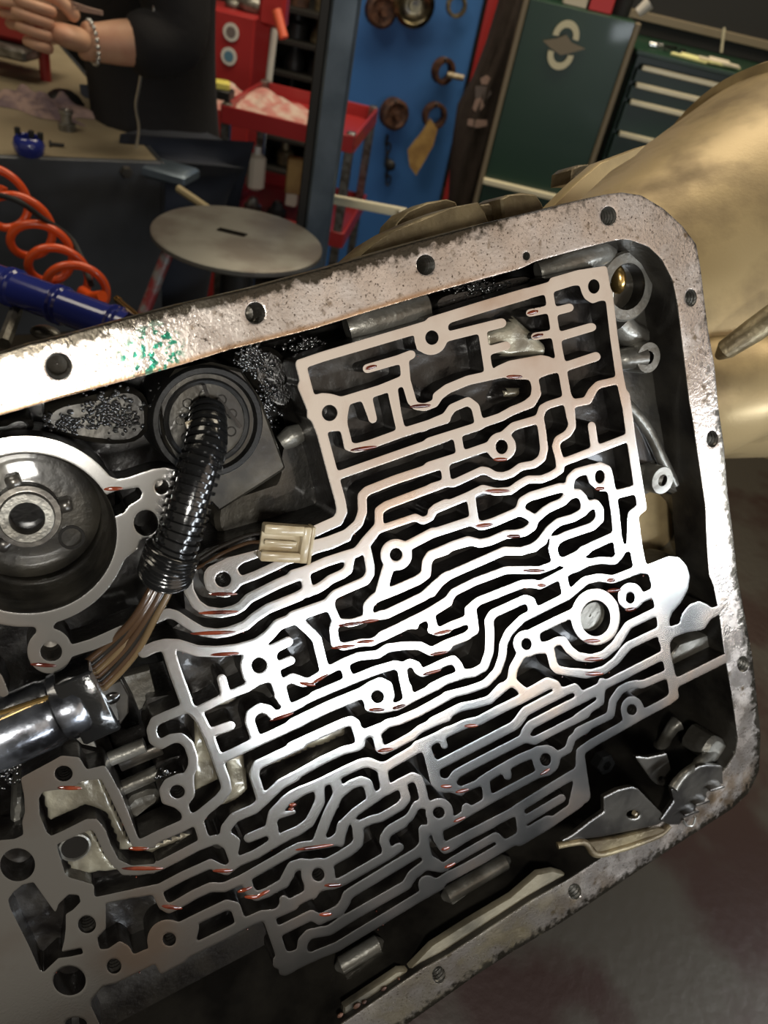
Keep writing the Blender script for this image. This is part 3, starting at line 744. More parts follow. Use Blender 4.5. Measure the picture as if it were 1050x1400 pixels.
# cavity: walls under the rail, deep floor, outer case
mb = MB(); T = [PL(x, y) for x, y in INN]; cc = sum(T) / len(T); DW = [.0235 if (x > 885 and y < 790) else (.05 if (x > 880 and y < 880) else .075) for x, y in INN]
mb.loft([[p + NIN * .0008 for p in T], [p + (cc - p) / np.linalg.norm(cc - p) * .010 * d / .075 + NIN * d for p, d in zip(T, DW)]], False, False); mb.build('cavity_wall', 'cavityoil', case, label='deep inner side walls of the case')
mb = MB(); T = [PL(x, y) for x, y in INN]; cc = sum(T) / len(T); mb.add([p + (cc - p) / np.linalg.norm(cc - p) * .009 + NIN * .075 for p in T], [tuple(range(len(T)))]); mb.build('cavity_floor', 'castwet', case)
mb = MB(); T = [PL(x, y) for x, y in OUT]; cc = sum(T) / len(T)
R = []
for d, ins in ((.0006, 0), (.016, 0.0), (.022, .010), (.09, .016), (.20, .05), (.26, .10)): R.append([p + (cc - p) / np.linalg.norm(cc - p) * ins + NIN * d for p in T])
mb.loft(R, False, True); mb.build('outer_shell', 'castgold', case, label='dirty gold-brown outer skin of the case')
# bolt hole threads
for k, (a, b, c, d) in enumerate(RH):
    c0 = PL(a, b); rr = np.linalg.norm(PL(a + c, b) - PL(a - c, b)) / 2 * 1.02; mb = MB(); pr = []
    for i in range(13): pr += [(rr * (1.0 if i % 2 == 0 else .88), .0004 + i * .0011)]
    mb.lathe(c0, NIN, pr + [(rr * .8, .0165), (.0001, .018)], 20, False, True); mb.build('bolt_hole', 'steel', case, smooth=False)
for (a, b, c) in ((453, 565, 10.8), (590.6, 461.6, 9.6), (685.8, 611, 9), (820, 651.6, 8), (305, 792.4, 11), (354, 909.6, 10.6), (541.4, 758, 9), (720, 881, 8), (862, 817.6, 7.5), (864, 970.4, 7.5), (746, 1038.6, 8.2), (600, 1111, 8), (516.4, 953, 9), (242.4, 1082.4, 10), (435, 1196, 9), (231.6, 1284.4, 9.4), (87, 1057.6, 12), (119, 1264, 12.4), (156, 1321, 10), (70, 891, 15), (221, 666, 10), (812, 391.6, 9)):
    c0 = PL(a, b); rr = np.linalg.norm(PL(a + c, b) - PL(a - c, b)) / 2 * 1.08; mb = MB(); pr = [(rr, .0008)]
    for i in range(10): pr += [(rr * (.97 if i % 2 == 0 else .88), .0015 + i * .001)]
    mb.lathe(c0, NIN, pr + [(rr * .8, .0135), (.0001, .014)], 18, False, True); mb.build('bolt_hole', 'darksteel', case, smooth=False)
# large round valve bore in the middle right with its grey plug
mb = MB(); c0 = PL(814.4, 845.5); mb.lathe(c0, NIN, [(.0088, .003), (.0088, .0085)], 28, False, False, xs=1.0)
mb.lathe(c0, NIN, [(.0001, .0055), (.0006, .0056), (.0010, .0050), (.0085, .0050), (.0092, .0057)], 32, False, False); mb.build('bore_plug', 'castgrey', case, label='grey plug in the round bore')
# servo bore at the left
th = [2 * math.pi * i / 64 for i in range(64)]
ring = lambda k, d, dx=0, dy=0: [PL(36.6 + 123.4 * math.cos(t), 729 + 110 * math.sin(t)) for t in th]
Rr = ring(1, 0); cR = sum(Rr) / 64
def rr_(k, d): return [cR + (p - cR) * k + NIN * d for p in Rr]
mb = MB(); mb.loft([rr_(1.0, .0008), rr_(.985, .006), rr_(.95, .0075), rr_(.94, .022), rr_(.90, .024), rr_(.89, .045), rr_(.3, .046)], False, True); mb.build('servo_bore', 'castdark', case, label='stepped servo bore wall')
mb = MB(); mb.loft([rr_(1.15, .001), rr_(1.15, .06)], False, False); mb.build('servo_housing', 'castwet', case)
c0 = PL(102, 1157, .0062); mb = MB(); mb.lathe(c0, NIN, [(.0072, .0008), (.0068, -.0012), (.0060, -.0014), (.0056, -.0006)], 32, False, False); o = mb.build('pocket_bore', 'castgrey', case, label='dark round bore in the pocket floor'); mb = MB(); mb.lathe(c0, NIN, [(.0057, -.0007), (.0001, -.00065)], 32, False, True); mb.build('bore_shade', 'blackhole', o)  # last piece: flat black disc painting the dark inside the bore
# raised oval pad webs deep in the right side
def pboss(name, px, py, d, r, h, m, hole=.5, xs=1.0, hd=.012, label=None, hm='blackhole'):
    c = PL(px, py, d); mb = MB(); mb.lathe(c, NIN, [(r * hole, 0), (r * .94, 0), (r, .0012), (r * 1.04, h)], 36, False, False, xs=xs, xdir=E1)
    o = mb.build(name, m, case, label=label); mb = MB(); mb.lathe(c, NIN, [(r * hole * 1.0, 0), (r * hole * .96, hd), (.0001, hd + .0005)], 28, False, True, xs=xs, xdir=E1); mb.build('hole_wall', hm, o); return o
pboss('cylinder_boss', 858, 392, .014, .0185, .06, 'castgrey', .66, label='round grey bore boss in the upper right corner', hd=.03)
mb = MB(); c = PL(843, 381, .022); mb.ell(c, E1, E2, NIN, (.0042, .0085, .006)); mb.build('brass_fitting', 'brass', case, label='brass fitting inside the corner bore')
pboss('bolt_boss', 887, 489, .010, .0088, .05, 'castgrey', .42); pboss('bolt_boss', 906, 657, .010, .0085, .05, 'castgrey', .42)
def shift_px(q, d):
    """pixels on the face whose inward offset by d shows at q"""
    out = []
    for p in q:
        w = PL(p[0], p[1], d) - NIN * d; r = RW.T @ (w - EYE); rest = tuple(p[2:]); out.append((525 + F * r[0] / r[2], 700 + F * r[1] / r[2]) + rest)
    return out
# ---- right side of the cavity: ribs, slots, brackets of the casting
def rib(name, pts, r, m, label=None, n=10, flat=.6):
    mb = MB(); mb.tube(smoothpath([PL(*p) for p in pts], 5), r, n); return mb.build(name, m, case, label=label)
rib('cast_rib', [(856, 552, .023), (884, 586, .0215), (904, 626, .0205), (922, 662, .020)], .0036, 'castgrey')
mb = MB(); mb.prism([PL(x, y, .0222) for x, y in [(856, 566), (880, 594), (898, 628), (864, 640)]], NIN * .0006); mb.build('cast_recess', 'blackhole', case, smooth=False)  # thin black slab paints the shade of a triangular hole
rib('cast_rib', [(842, 492, .02), (858, 490, .016), (880, 488, .014)], .0062, 'castgrey')
rib('cast_rib', [(862, 640, .03), (880, 650, .022), (900, 655, .018)], .0065, 'castgrey')
rib('cast_rib', [(845, 440, .022), (858, 455, .022), (872, 462, .025)], .0075, 'castgrey')
q = [(838, 356), (880, 352), (905, 372), (915, 420), (925, 500), (932, 560), (940, 630), (948, 700), (952, 760), (955, 800), (935, 850), (900, 850), (868, 800), (850, 600), (838, 420)]
sx_ = np.arange(828, 966, 1.6); sy_ = np.arange(346, 862, 1.6); A_, B_ = np.meshgrid(sx_, sy_); vs_ = polyd(A_, B_, shift_px([(a, b) for a, b in q], .023))
ca, sa_ = math.cos(-.35), math.sin(-.35); (cx_, cy_), = shift_px([(903, 720)], .023); dx_, dy_ = A_ - cx_, B_ - cy_
vs_ = np.maximum(vs_, -(np.hypot((dx_ * ca + dy_ * sa_) / 46, (-dx_ * sa_ + dy_ * ca) / 50) - 1) * 46)
sdf_solid('cast_shelf', sx_, sy_, vs_, .012, ['castdark', 'castdark'], case, bev=3, drop=.001, draft=0, base=.023, label='dark web with an oval opening beside the tracks')
# oval window through the casting with the lit inside of the housing beyond it
def ovalring(px, py, rx_, ry_, d, k=1.0, a=-.35):
    return [PL(px + k * (rx_ * math.cos(t) * math.cos(a) - ry_ * math.sin(t) * math.sin(a)), py + k * (rx_ * math.cos(t) * math.sin(a) + ry_ * math.sin(t) * math.cos(a)), d) for t in [2 * math.pi * i / 40 for i in range(40)]]
mb = MB(); O0 = ovalring(905, 718, 44, 48, .020, 1.28); O1 = ovalring(905, 718, 44, 48, .019, 1.10); O2 = ovalring(905, 718, 44, 48, .022, 1.0)
mb.loft([[p + NIN * .035 for p in O0], O0, O1, O2, [p + NIN * .030 for p in O2]], False, False); mb.build('oval_window', 'castgrey', case, label='oval opening rim beside the tracks')
mb = MB(); mb.loft([[p + NIN * .016 for p in ovalring(905, 718, 44, 48, .022, 1.25)], [p + NIN * .0161 + (sum(O2) / 40 - p) * .98 for p in O2]], False, True); mb.build('housing_inner_wall', 'castbeige', case, label='lit beige casting seen through the oval opening')
mb = MB(); mb.prism([PL(x, y, .016) for x, y in ((955, 756), (962, 748), (968, 756), (970, 780), (966, 798), (961, 800), (956, 784))], NIN * .03, .001); mb.build('cast_web', 'mach', case)
for q, h in (([(918, 885), (960, 870), (990, 862), (991, 893), (955, 912), (920, 928)], .012), ([(922, 780), (945, 790), (975, 800), (983, 838), (960, 815), (940, 820), (918, 850)], .022), ([(925, 660), (958, 690), (962, 740), (955, 750), (948, 700), (930, 680)], .018)):
    mb = MB(); mb.prism([PL(x, y, h) for x, y in roundpoly(q, it=1)], NIN * .04, .001); mb.build('cast_shelf', 'castgrey', case)
# upper wall of the cavity: round cast gallery and lumps
mb = MB(); mb.tube([PL(474, 450, .018), PL(500, 442, .0165), PL(576, 420, .0165), PL(580, 419, .02)], [.007, .0088, .0088, .004], 20); mb.build('cast_gallery', 'castgrey', case, label='smooth round gallery below the upper rail')
mb = MB(); mb.tube([PL(735, 372, .018), PL(770, 362, .015), PL(818, 346, .015), PL(835, 346, .02)], [.005, .0075, .0075, .004], 16); mb.build('cast_gallery', 'castgrey', case)
for q, h in (([(60, 560), (110, 545), (180, 528), (205, 545), (205, 600), (150, 612), (60, 590)], .022), ([(590, 408), (640, 396), (720, 374), (735, 382), (650, 412), (595, 430)], .020), ([(385, 600), (420, 590), (450, 640), (462, 706), (400, 735), (300, 745), (290, 690), (350, 672), (388, 650)], .030), ([(310, 488), (370, 468), (400, 500), (405, 560), (370, 560), (340, 510)], .024), ([(0, 575), (40, 568), (50, 590), (10, 600), (-40, 600)], .024)):
    mb = MB(); mb.prism([PL(x, y, h) for x, y in roundpoly(q, it=2)], NIN * .05, .0025); mb.build('cast_pad', 'castdark' if h in (.030, .022) else 'sludge', case)
mb = MB(); mb.tube([PL(384, 606, .027), PL(398, 597, .026), PL(418, 588, .027)], [.004, .0055, .004], 12); mb.build('cast_rib', 'castgrey', case)
# lower cavity: two ribbed rounded castings seen under the plate edge and strips for the lit lower inner wall
for (a, b, c, d) in ((462, 1322, 516, 1290), (607, 1226, 690, 1178)):
    for off, rr in ((0, .0052), (13, .0040)):
        mb = MB(); mb.tube([PL(a + off * .5, b + off, .030), PL(a + 4 + off * .5, b - 2 + off, .0285), PL(c + off * .6, d + off, .0285), PL(c + 4 + off * .6, d - 2 + off, .030)], [rr * .5, rr, rr, rr * .5], 14); mb.build('cast_rib', 'castgrey', case)
    mb = MB(); m0, m1 = PL(a + 4, b + 8, .042), PL(c + 8, d + 6, .042); mb.tube([m0, m0 * .97 + m1 * .03, m0 * .03 + m1 * .97, m1], [.006, .012, .012, .006], 20); mb.build('cast_drum', 'castgrey', case, label='rounded ribbed casting deep below the plate')
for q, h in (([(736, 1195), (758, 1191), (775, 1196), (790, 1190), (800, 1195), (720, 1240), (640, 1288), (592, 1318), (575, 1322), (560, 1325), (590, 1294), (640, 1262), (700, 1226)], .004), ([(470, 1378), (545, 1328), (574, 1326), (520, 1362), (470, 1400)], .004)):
    mb = MB(); mb.prism([PL(x, y, h) for x, y in q], NIN * .004, .001); mb.build('lit_wall_strip', 'castbeigelit', case)  # beige colour paints the lamplit look of the lower inner wall
# debris lumps on the lower lip and grit on the rail
mb = MB()
for (a, b, s) in ((525, 1352, 5), (488, 1375, 6), (498, 1370, 4), (465, 1388, 5), (563, 1334, 3), (545, 1338, 2), (590, 1318, 4)):
    mb.ell(PL(a, b, .003), E1, E2, NIN, (s * .0004, s * .0003, .001), 8, 5)
mb.build('grit_speck', 'rust', case, kind='stuff')
# splashed red-brown fluid that clings to the lower edges of the walls
mb = MB()
DR = [(497, 613, 20, -8), (575, 555, 16, -4), (507, 502, 9, -14), (728, 427, 9, -14), (735, 459, 9, -14), (703, 515, 13, 0), (684, 628, 11, 0), (820, 668, 8, 0), (680, 671, 20, 0), (662, 718, 14, -6), (656, 943, 0, 0), (702, 733, 12, 0), (657, 944, 0, 0), (305, 812, 19, 0), (300, 837, 27, -2), (292, 865, 30, -2), (308, 894, 20, -3), (480, 853, 20, -8), (505, 849, 14, -8), (470, 884, 18, -6), (500, 877, 14, -5), (605, 864, 14, -12), (600, 893, 14, -8), (590, 919, 14, -14), (420, 935, 12, 10), (437, 928, 14, -28), (385, 980, 16, -18), (515, 970, 12, 0), (545, 966, 10, -16), (527, 1025, 12, -8), (644, 992, 11, 0), (730, 780, 20, 0), (740, 800, 8, 0), (738, 942, 0, 0), (811, 901, 16, 0), (812, 921, 16, 0), (809, 876, 14, 0), (760, 903, 0, 0), (632, 1081, 10, -10), (610, 1075, 9, 5), (628, 1120, 9, -20), (745, 1055, 8, -30), (609, 1160, 6, -10), (615, 1183, 8, -20), (455, 1210, 12, 0), (445, 1250, 9, 0), (305, 1190, 13, 0), (235, 1240, 13, 8), (345, 1226, 10, 0), (358, 1222, 10, -25), (430, 1158, 26, -8), (190, 1160, 12, 0), (195, 1187, 25, 0), (95, 1077, 14, 2), (60, 909, 15, 4), (155, 668, 12, -3), (840, 807, 12, -4), (835, 793, 8, 0), (780, 1052, 0, 0), (600, 1110, 0, 0), (862, 833, 9, -4), (335, 1216, 9, -18), (400, 1100, 5, 0), (398, 1106, 4, 0)]
for (a, b, r, an) in DR:
    if r < 3: continue
    c = PL(a, b, .0002); s = np.linalg.norm(c - EYE) / F; t = math.radians(an); dx = PL(a + math.cos(t) * 5, b + math.sin(t) * 5) - PL(a, b); dx /= np.linalg.norm(dx); dy = np.cross(NIN, dx)
    mb.ell(c, dx, dy, NIN, (r * s * 1.05, 2.9 * s, .0007), 20, 7)
mb.build('fluid_film', 'atf', case, kind='stuff', label='red-brown fluid clinging to the wall edges')
mb = MB(); rs = random.Random(8)
for i in range(420):
    a = rs.uniform(20, 900); b = rs.uniform(440, 1380); j = int((b - ys[0]) / 1.6); i_ = int((a - xs[0]) / 1.6)
    if 0 <= j < V.shape[0] and 0 <= i_ < V.shape[1] and -4 < V[j, i_] < 3:
        c = PL(a, b, .0004 if V[j, i_] < 0 else .003); mb.ell(c, E1, E2, NIN, (rs.uniform(.00025, .0006),) * 2 + (.0004,), 6, 4)
mb.build('fluid_drop', 'atf', case, kind='stuff')
mb = MB(); rs = random.Random(21)
for (cx, cy, sx, sy, n_, d) in ((150, 565, 38, 26, 150, .0195), (95, 580, 30, 12, 60, .0195), (345, 492, 20, 22, 110, .021), (368, 545, 14, 34, 90, .022), (420, 470, 26, 9, 60, .020), (655, 392, 48, 8, 110, .0185), (225, 545, 14, 20, 50, .017), (12, 1045, 16, 22, 60, .008), (230, 1060, 14, 8, 30, .002)):
    for i in range(int(n_ * 1.5)):
        c = PL(rs.gauss(cx, sx * .55), rs.gauss(cy, sy * .55), d); r = rs.uniform(.0003, .0011); mb.ell(c, E1 + E2 * rs.uniform(-.5, .5), E2 - E1 * rs.uniform(-.5, .5), NIN, (r * rs.uniform(.8, 1.5), r, r * .45), 8, 5)
mb.build('oil_sludge', 'plastic', case, kind='stuff', label='glistening black oil sludge')
# ---- bell housing and lugs
def bell(u, th, rho, w0=.155, v0=-.010): return UV(u, v0 + rho * math.cos(th), w0 + rho * math.sin(th))
prof = [(.14, .050), (.15, .060), (.20, .082), (.24, .094), (.30, .112), (.36, .131), (.44, .156), (.442, .163), (.452, .164), (.455, .154), (.40, .135), (.30, .104)]
mb = MB(); n = 72; mb.loft([[bell(u, 2 * math.pi * k / n, r) for k in range(n)] for u, r in prof], True, False)
mb.build('bell_housing', 'castbeige', case, label='flared beige bell housing', angle=50)
mb = MB(); n = 36; mb.loft([[UV(u, .03 + math.cos(2 * math.pi * k / n) * a, .10 + math.sin(2 * math.pi * k / n) * b) for k in range(n)] for u, a, b in ((.222, .02, .03), (.235, .045, .065), (.27, .05, .085), (.33, .04, .10), (.40, .02, .10))]); mb.build('bell_web', 'castbeige', case, angle=60)
mb = MB(); mb.tube([PL(984, 486, .03), PL(992, 478, .022), PL(1030, 452, .012), PL(1075, 420, .008)], [.003, .0062, .0075, .008], 14); mb.build('bell_rib', 'castgold', case)
mb = MB(); mb.tube([PL(1000, 575, .04), PL(1030, 560, .03), PL(1075, 535, .03)], [.004, .006, .007], 12); mb.build('bell_rib', 'castbeige', case)
def lug(name, q, d, th, m='castgold'):  # q is drawn at depth d
    mb = MB(); mb.prism([PL(x, y, d) for x, y in q], NIN * th, .0012); return mb.build(name, m, case)
lug('case_ear', [(750, 288), (788, 250), (822, 221), (884, 198), (870, 212), (838, 232), (795, 272), (775, 284)], .050, .010, 'castbeige')
lug('case_ear', [(781, 250), (783, 232), (792, 225), (806, 224), (812, 235), (800, 250)], .072, .02, 'castgold')
lug('case_lug', [(484, 356), (510, 333), (540, 315), (580, 297), (618, 283), (655, 276), (664, 290), (670, 306), (640, 330), (520, 360)], .030, .022)
lug('case_lug', [(538, 318), (541, 306), (556, 290), (585, 276), (612, 272), (624, 276), (630, 290), (600, 310), (560, 330)], .075, .020)
lug('case_lug', [(655, 280), (672, 277), (688, 277), (692, 300), (670, 310)], .050, .03)
lug('case_lug', [(685, 272), (695, 266), (715, 263), (734, 266), (742, 278), (748, 295), (720, 310), (690, 305)], .040, .025)
# ================================================================== ROUND WIRE CONNECTOR + HARNESS
conn = thing('bulkhead_connector', 'round black bulkhead connector set in the casting above the ribbed tube', 'connector', PL(285, 580, .02))
mb = MB(); mb.prism([PL(x, y, .016) for x, y in [(300, 700), (345, 672), (388, 644), (391, 640), (374, 590), (357, 545), (330, 505), (290, 495), (240, 505), (215, 540), (222, 600), (250, 650)]], NIN * .05, .0015)
mb.build('connector_pad', 'castdark', case, label='machined pad around the round connector')
c0 = PL(286, 578, .012); mb = MB()
mb.lathe(c0, NIN, [(.0245, .05), (.0245, .002), (.0235, 0), (.0215, 0), (.0208, .003), (.0205, .006), (.0190, .006), (.0188, .003), (.0180, .0025), (.0165, .003), (.0160, .012), (.0001, .0125)], 56, False, True); mb.build('connector_shell', 'socket_black', conn)
mb = MB()
for k in range(9):
    a = k * .7; c = c0 + E1 * math.cos(a) * .0115 + E2 * math.sin(a) * .0115 + NIN * .004; mb.lathe(c, NIN, [(.0012, .008), (.0024, .008), (.0024, 0), (.0017, 0), (.0015, .003)], 12, False, False)
mb.build('pin_socket', 'plastic', conn)
mb = MB(); mb.box(c0 + E1 * .003 - E2 * .010 - NIN * -.004, E1, E2, NIN, (.0008, .006, .003)); mb.box(c0 + E1 * .010 - E2 * .001 + NIN * .004, E1 * .4 + E2, E1 - E2 * .4, NIN, (.008, .0008, .003)); mb.box(c0 - E1 * .006 - E2 * .006 + NIN * .004, E1, E2, NIN, (.005, .0008, .003)); mb.build('key_rib', 'plastic', conn)
mb = MB(); c = PL(264, 575, .004)
mb.box(c, E1, E2, NIN, (.0030, .0005, .0008)); mb.box(c + E2 * .003, E1, E2, NIN, (.0030, .0005, .0008)); mb.box(c + E1 * .003 + E2 * .0015, E1, E2, NIN, (.0005, .002, .0008)); mb.box(c - E1 * .003 + E2 * .0015, E1, E2, NIN, (.0005, .002, .0008)); mb.build('tie_clip', 'nylon', conn, label='small pale clip on the connector')
har = thing('wiring_harness', 'black corrugated conduit with oily brown wires running down from the round connector', 'wiring harness', PL(255, 690, -.01))
path = smoothpath([PL(284, 560, .012), PL(284, 585, .004), PL(281, 612, -.002), PL(270, 648, -.006), PL(258, 690, -.008), PL(247, 728, -.008), PL(232, 765, -.006), PL(226, 785, -.002)], 40)
L = np.concatenate([[0], np.cumsum([np.linalg.norm(b - a) for a, b in zip(path, path[1:])])]); pitch = .0037
rad = []
for s in L:
    base = .0078 + .0016 * min(1, s / .03) + .0010 * max(0, (s - .06) / .03); ph = (s / pitch) % 1.0
    rad.append(base * (1.0 if .2 < ph < .72 else .82))
mb = MB(); mb.tube(path, rad, 28); mb.build('corrugated_conduit', 'plastic', har, angle=60)
mb = MB(); WP = [(p, s) for p, s in zip(path, L) if s > L[-1] - .014]; mb.tube([p for p, s in WP], [.0112 + .0005 * math.sin(s * 4200) for p, s in WP], 24)
e = path[-1]
mb.build('conduit_wrap', 'plastic', har)
rsw = random.Random(2)
for k in range(8):
    o1, o2 = rsw.uniform(-12, 10), rsw.uniform(-3, 3); m = ('wirebrown', 'wireblack', 'wirebrown', 'wiretan')[k % 4]
    mb = MB(); sp = (k - 3.5) * 4.2
    mb.tube(smoothpath([PL(228 + sp * .8, 778, .0), PL(218 + sp * 1.0, 808 + o2, -.002 + rsw.uniform(-.002, .002)), PL(197 + sp * 1.1, 845 + o2, .000 + rsw.uniform(-.003, .002)), PL(168 + sp * 1.1, 886 + sp * .6, .002), PL(128 + sp * .8, 925 + sp * 1.2, .006), PL(108 + sp * .6, 940 + sp * .8, .012)], 8), .00165, 10); mb.build('wire', m, har)
mb = MB(); mb.tube(smoothpath([PL(235, 770, .004), PL(265, 768, .004), PL(300, 748, .003), PL(335, 733, .001), PL(362, 728, .000)], 8), .0009, 8); mb.build('wire', 'wireblack', har)
mb = MB(); mb.tube(smoothpath([PL(238, 778, .006), PL(270, 776, .006), PL(305, 756, .005), PL(340, 742, .002), PL(362, 742, .000)], 8), .0009, 8); mb.build('wire', 'wirebrown', har)
# small nylon connector
nc_ = thing('connector_clip', 'small stained cream plastic connector clip resting over the track walls', 'connector', PL(388, 742, -.002))
ax = PL(420, 744, -.002) - PL(356, 740, -.002); ax /= np.linalg.norm(ax); ay = np.cross(NIN, ax); c = PL(388, 742, -.003)
mb = MB()
for sy in (-1, 1): mb.box(c + ay * sy * .0062, ax, ay, NIN, (.0105, .0022, .0030), .0006)
mb.box(c + NIN * .0018, ax, ay, NIN, (.0105, .0075, .0010), .0003); mb.box(c + ax * .0095, ax, ay, NIN, (.0020, .0084, .0034), .0006); mb.build('clip_body', 'nylon', nc_)
mb = MB(); mb.box(c + ax * .0122, ax, ay, NIN, (.0008, .0088, .0036), .0003); mb.box(c - ax * .002 - NIN * .0012, ax, ay, NIN, (.0075, .0012, .0010), .0004); mb.build('latch_tab', 'nylon', nc_)
# ================================================================== SOLENOID
sol = thing('shift_solenoid', 'oily black cylindrical solenoid with a shiny side at the left edge', 'solenoid', PL(50, 985, .01))
a0_, a1_ = PL(-60, 1030, .008), PL(118, 952, .004); axs = (a1_ - a0_); ln = np.linalg.norm(axs); axs /= ln
mb = MB(); mb.lathe(a0_, axs, [(.0001, 0), (.0135, 0), (.0148, .0015), (.0148, ln - .016), (.0140, ln - .015), (.0140, ln - .012), (.0150, ln - .011), (.0150, ln - .002), (.0135, ln), (.0001, ln)], 40); mb.build('solenoid_can', 'glosscan', sol)
mb = MB(); mb.box(a0_ + axs * (ln + .0) - NIN * .002, axs, np.cross(NIN, axs), NIN, (.008, .0155, .010), .001); mb.build('solenoid_cap', 'plastic', sol)
mb = MB(); p0 = PL(-30, 985, -.004); p1 = PL(124, 934, -.004); mb.tube([p0, p1], .0011, 8); mb.build('can_seam', 'brass', sol, label='thin bright seam along the can')
br = thing('solenoid_bracket', 'oily grey steel bracket plate right of the black solenoid', 'bracket', PL(150, 970, .016))
mb = MB(); mb.prism([PL(x, y, .010) for x, y in [(128, 945), (165, 930), (176, 950), (176, 975), (160, 998), (140, 1008), (128, 990), (118, 975)]], NIN * .004, .0006); mb.build('plate', 'darksteel', br)
mb = MB(); mb.prism([PL(x, y, .014) for x, y in [(92, 1000), (118, 990), (132, 1022), (112, 1018)]], NIN * .003, .0004); mb.prism([PL(x, y, .018) for x, y in [(168, 925), (205, 915), (215, 955), (190, 972), (180, 950)]], NIN * .006, .0006); mb.build('tab', 'castgrey', br)
mb = MB(); mb.ell(PL(152, 955, .010), E1, E2, NIN, (.004, .003, .001)); mb.ell(PL(155, 975, .010), E1, E2, NIN, (.002, .005, .001)); mb.build('mounting_slot', 'blackhole', br)
rl = thing('valve_rod', 'short grey rod and clip lying in the gap beside the track walls', 'rod', PL(190, 1050, .012))
mb = MB()
mb.tube([PL(134, 1044, .016), PL(198, 1018, .014)], .0035, 12); mb.build('rod', 'castgrey', rl)
mb = MB(); mb.tube([PL(165, 1078, .016), PL(232, 1048, .014)], .0035, 12); mb.build('rod', 'castgrey', rl)
mb = MB(); mb.box(PL(192, 1034, .018), PL(198, 1018) - PL(134, 1044), E2, NIN, (.010, .003, .002), .0005); mb.build('clip', 'darksteel', rl)
for q, h in (([(20, 1095), (32, 1092), (33, 1125), (22, 1140), (12, 1120)], .012), ([(170, 1095), (212, 1078), (222, 1092), (205, 1108), (178, 1125)], .014), ([(180, 1135), (210, 1120), (235, 1118), (215, 1140), (195, 1150)], .020)):
    mb = MB(); mb.prism([PL(x, y, h) for x, y in roundpoly(q, it=1)], NIN * .03, .002); mb.build('cast_pad', 'castgrey', case)
# hub of the servo piston
sv = thing('servo_piston', 'round servo piston with a three-lobed hub and a polished centre ring', 'piston', PL(37, 709, .02))
cP = PL(37, 709, .020); k_ = np.linalg.norm(cP - EYE) / F * 1.06
mb = MB(); mb.lathe(cP + NIN * .012, NIN, [(.0001, -.001), (62 * k_, -.001), (76 * k_, 0), (84 * k_, .002), (84 * k_, .012)], 56, False, False); mb.build('piston_face', 'castdark', sv)
mb = MB(); mb.lathe(cP, NIN, [(19 * k_, .012), (18.5 * k_, .001), (19.5 * k_, 0), (29 * k_, 0), (30.5 * k_, .0012), (30.5 * k_, .012)], 44, False, False); mb.build('hub_ring', 'castgrey', sv)
mb = MB(); mb.lathe(cP + NIN * .010, NIN, [(.0001, 0), (19 * k_, 0)], 30); mb.build('hub_bore', 'blackhole', sv)
mb = MB(); mb.lathe(cP, NIN, [(30.5 * k_, .003), (37 * k_, .003), (38 * k_, .004), (38 * k_, .013)], 40, False, False)
for px, py in ((20, 668), (78, 698), (-6, 760)):
    d = PL(px, py, .02) - cP; d /= np.linalg.norm(d); mb.box(cP + d * 43 * k_ + NIN * .008, d, np.cross(NIN, d), NIN, (8 * k_, 8 * k_, .005), .0010)
mb.build('hub_lobe', 'darksteel', sv)
mb = MB(); mb.lathe(PL(98, 735, .0305), NIN, [(.0042, .004), (.0042, 0), (.0055, 0), (.0058, .002)], 24, False, False); mb.build('piston_port', 'blackhole', sv)
# ================================================================== PARKING LEVERS, DETENT PLATE (lower right)
def plate(root, name, q, d, th, m, holes=(), it=0, label=None):
    """thin plate with real round holes drawn on the pan face at depth d"""
    xs_ = np.arange(min(a for a, b in q) - 4, max(a for a, b in q) + 5, 1.5); ys_ = np.arange(min(b for a, b in q) - 4, max(b for a, b in q) + 5, 1.5)
    A, B = np.meshgrid(xs_, ys_); v = blur(polyd(A, B, q), 1)
    for (a, b, r1, r2) in holes: v = np.maximum(v, -(np.hypot((A - a) / r1, (B - b) / r2) - 1) * min(r1, r2))
    # PL() works on the face: shift the drawing so that it is seen right at depth d
    return sdf_solid(name, xs_, ys_, v, th, [m, m], root, bev=1.5, drop=.0004, draft=0, label=label, base=d)
det = thing('detent_plate', 'toothed dark steel detent plate in the lower right corner of the case', 'detent plate', PL(960, 1080, .02))
q = [(966, 1046), (988, 1047), (989, 1078), (966, 1083), (967, 1096), (952, 1101), (952, 1112), (934, 1120), (930, 1128), (915, 1128), (903, 1122), (922, 1095), (918, 1080), (938, 1060), (955, 1048)]
plate(det, 'plate', shift_px(q, -.003), -.003, .003, 'darksteel')
for a, b in ((978, 1076), (958, 1096), (943, 1110)):
    mb = MB(); mb.box(PL(a, b, -.005), PL(a + 10, b - 3) - PL(a, b), E2, NIN, (.0065, .0010, .0022), .0003); mb.build('tooth', 'darksteel', det)
mb = MB(); mb.tube(smoothpath([PL(934, 1120, -.004), PL(938, 1128, -.004), PL(947, 1128, -.004), PL(951, 1116, -.004)], 5), .0008, 8); mb.build('hook', 'steel', det)
pawl = thing('parking_bracket', 'flat oily parking bracket with one hole and a crumpled lower flange', 'bracket', PL(860, 1110, .02))
q = [(862, 1076), (872, 1078), (905, 1112), (912, 1120), (900, 1128), (870, 1135), (820, 1145), (775, 1150), (762, 1154), (785, 1140), (808, 1122), (826, 1110), (825, 1090), (845, 1080)]
plate(pawl, 'plate', shift_px(q, -.0015), -.0015, .003, 'darksteel', shift_px([(866, 1114, 9, 6)], -.0015))
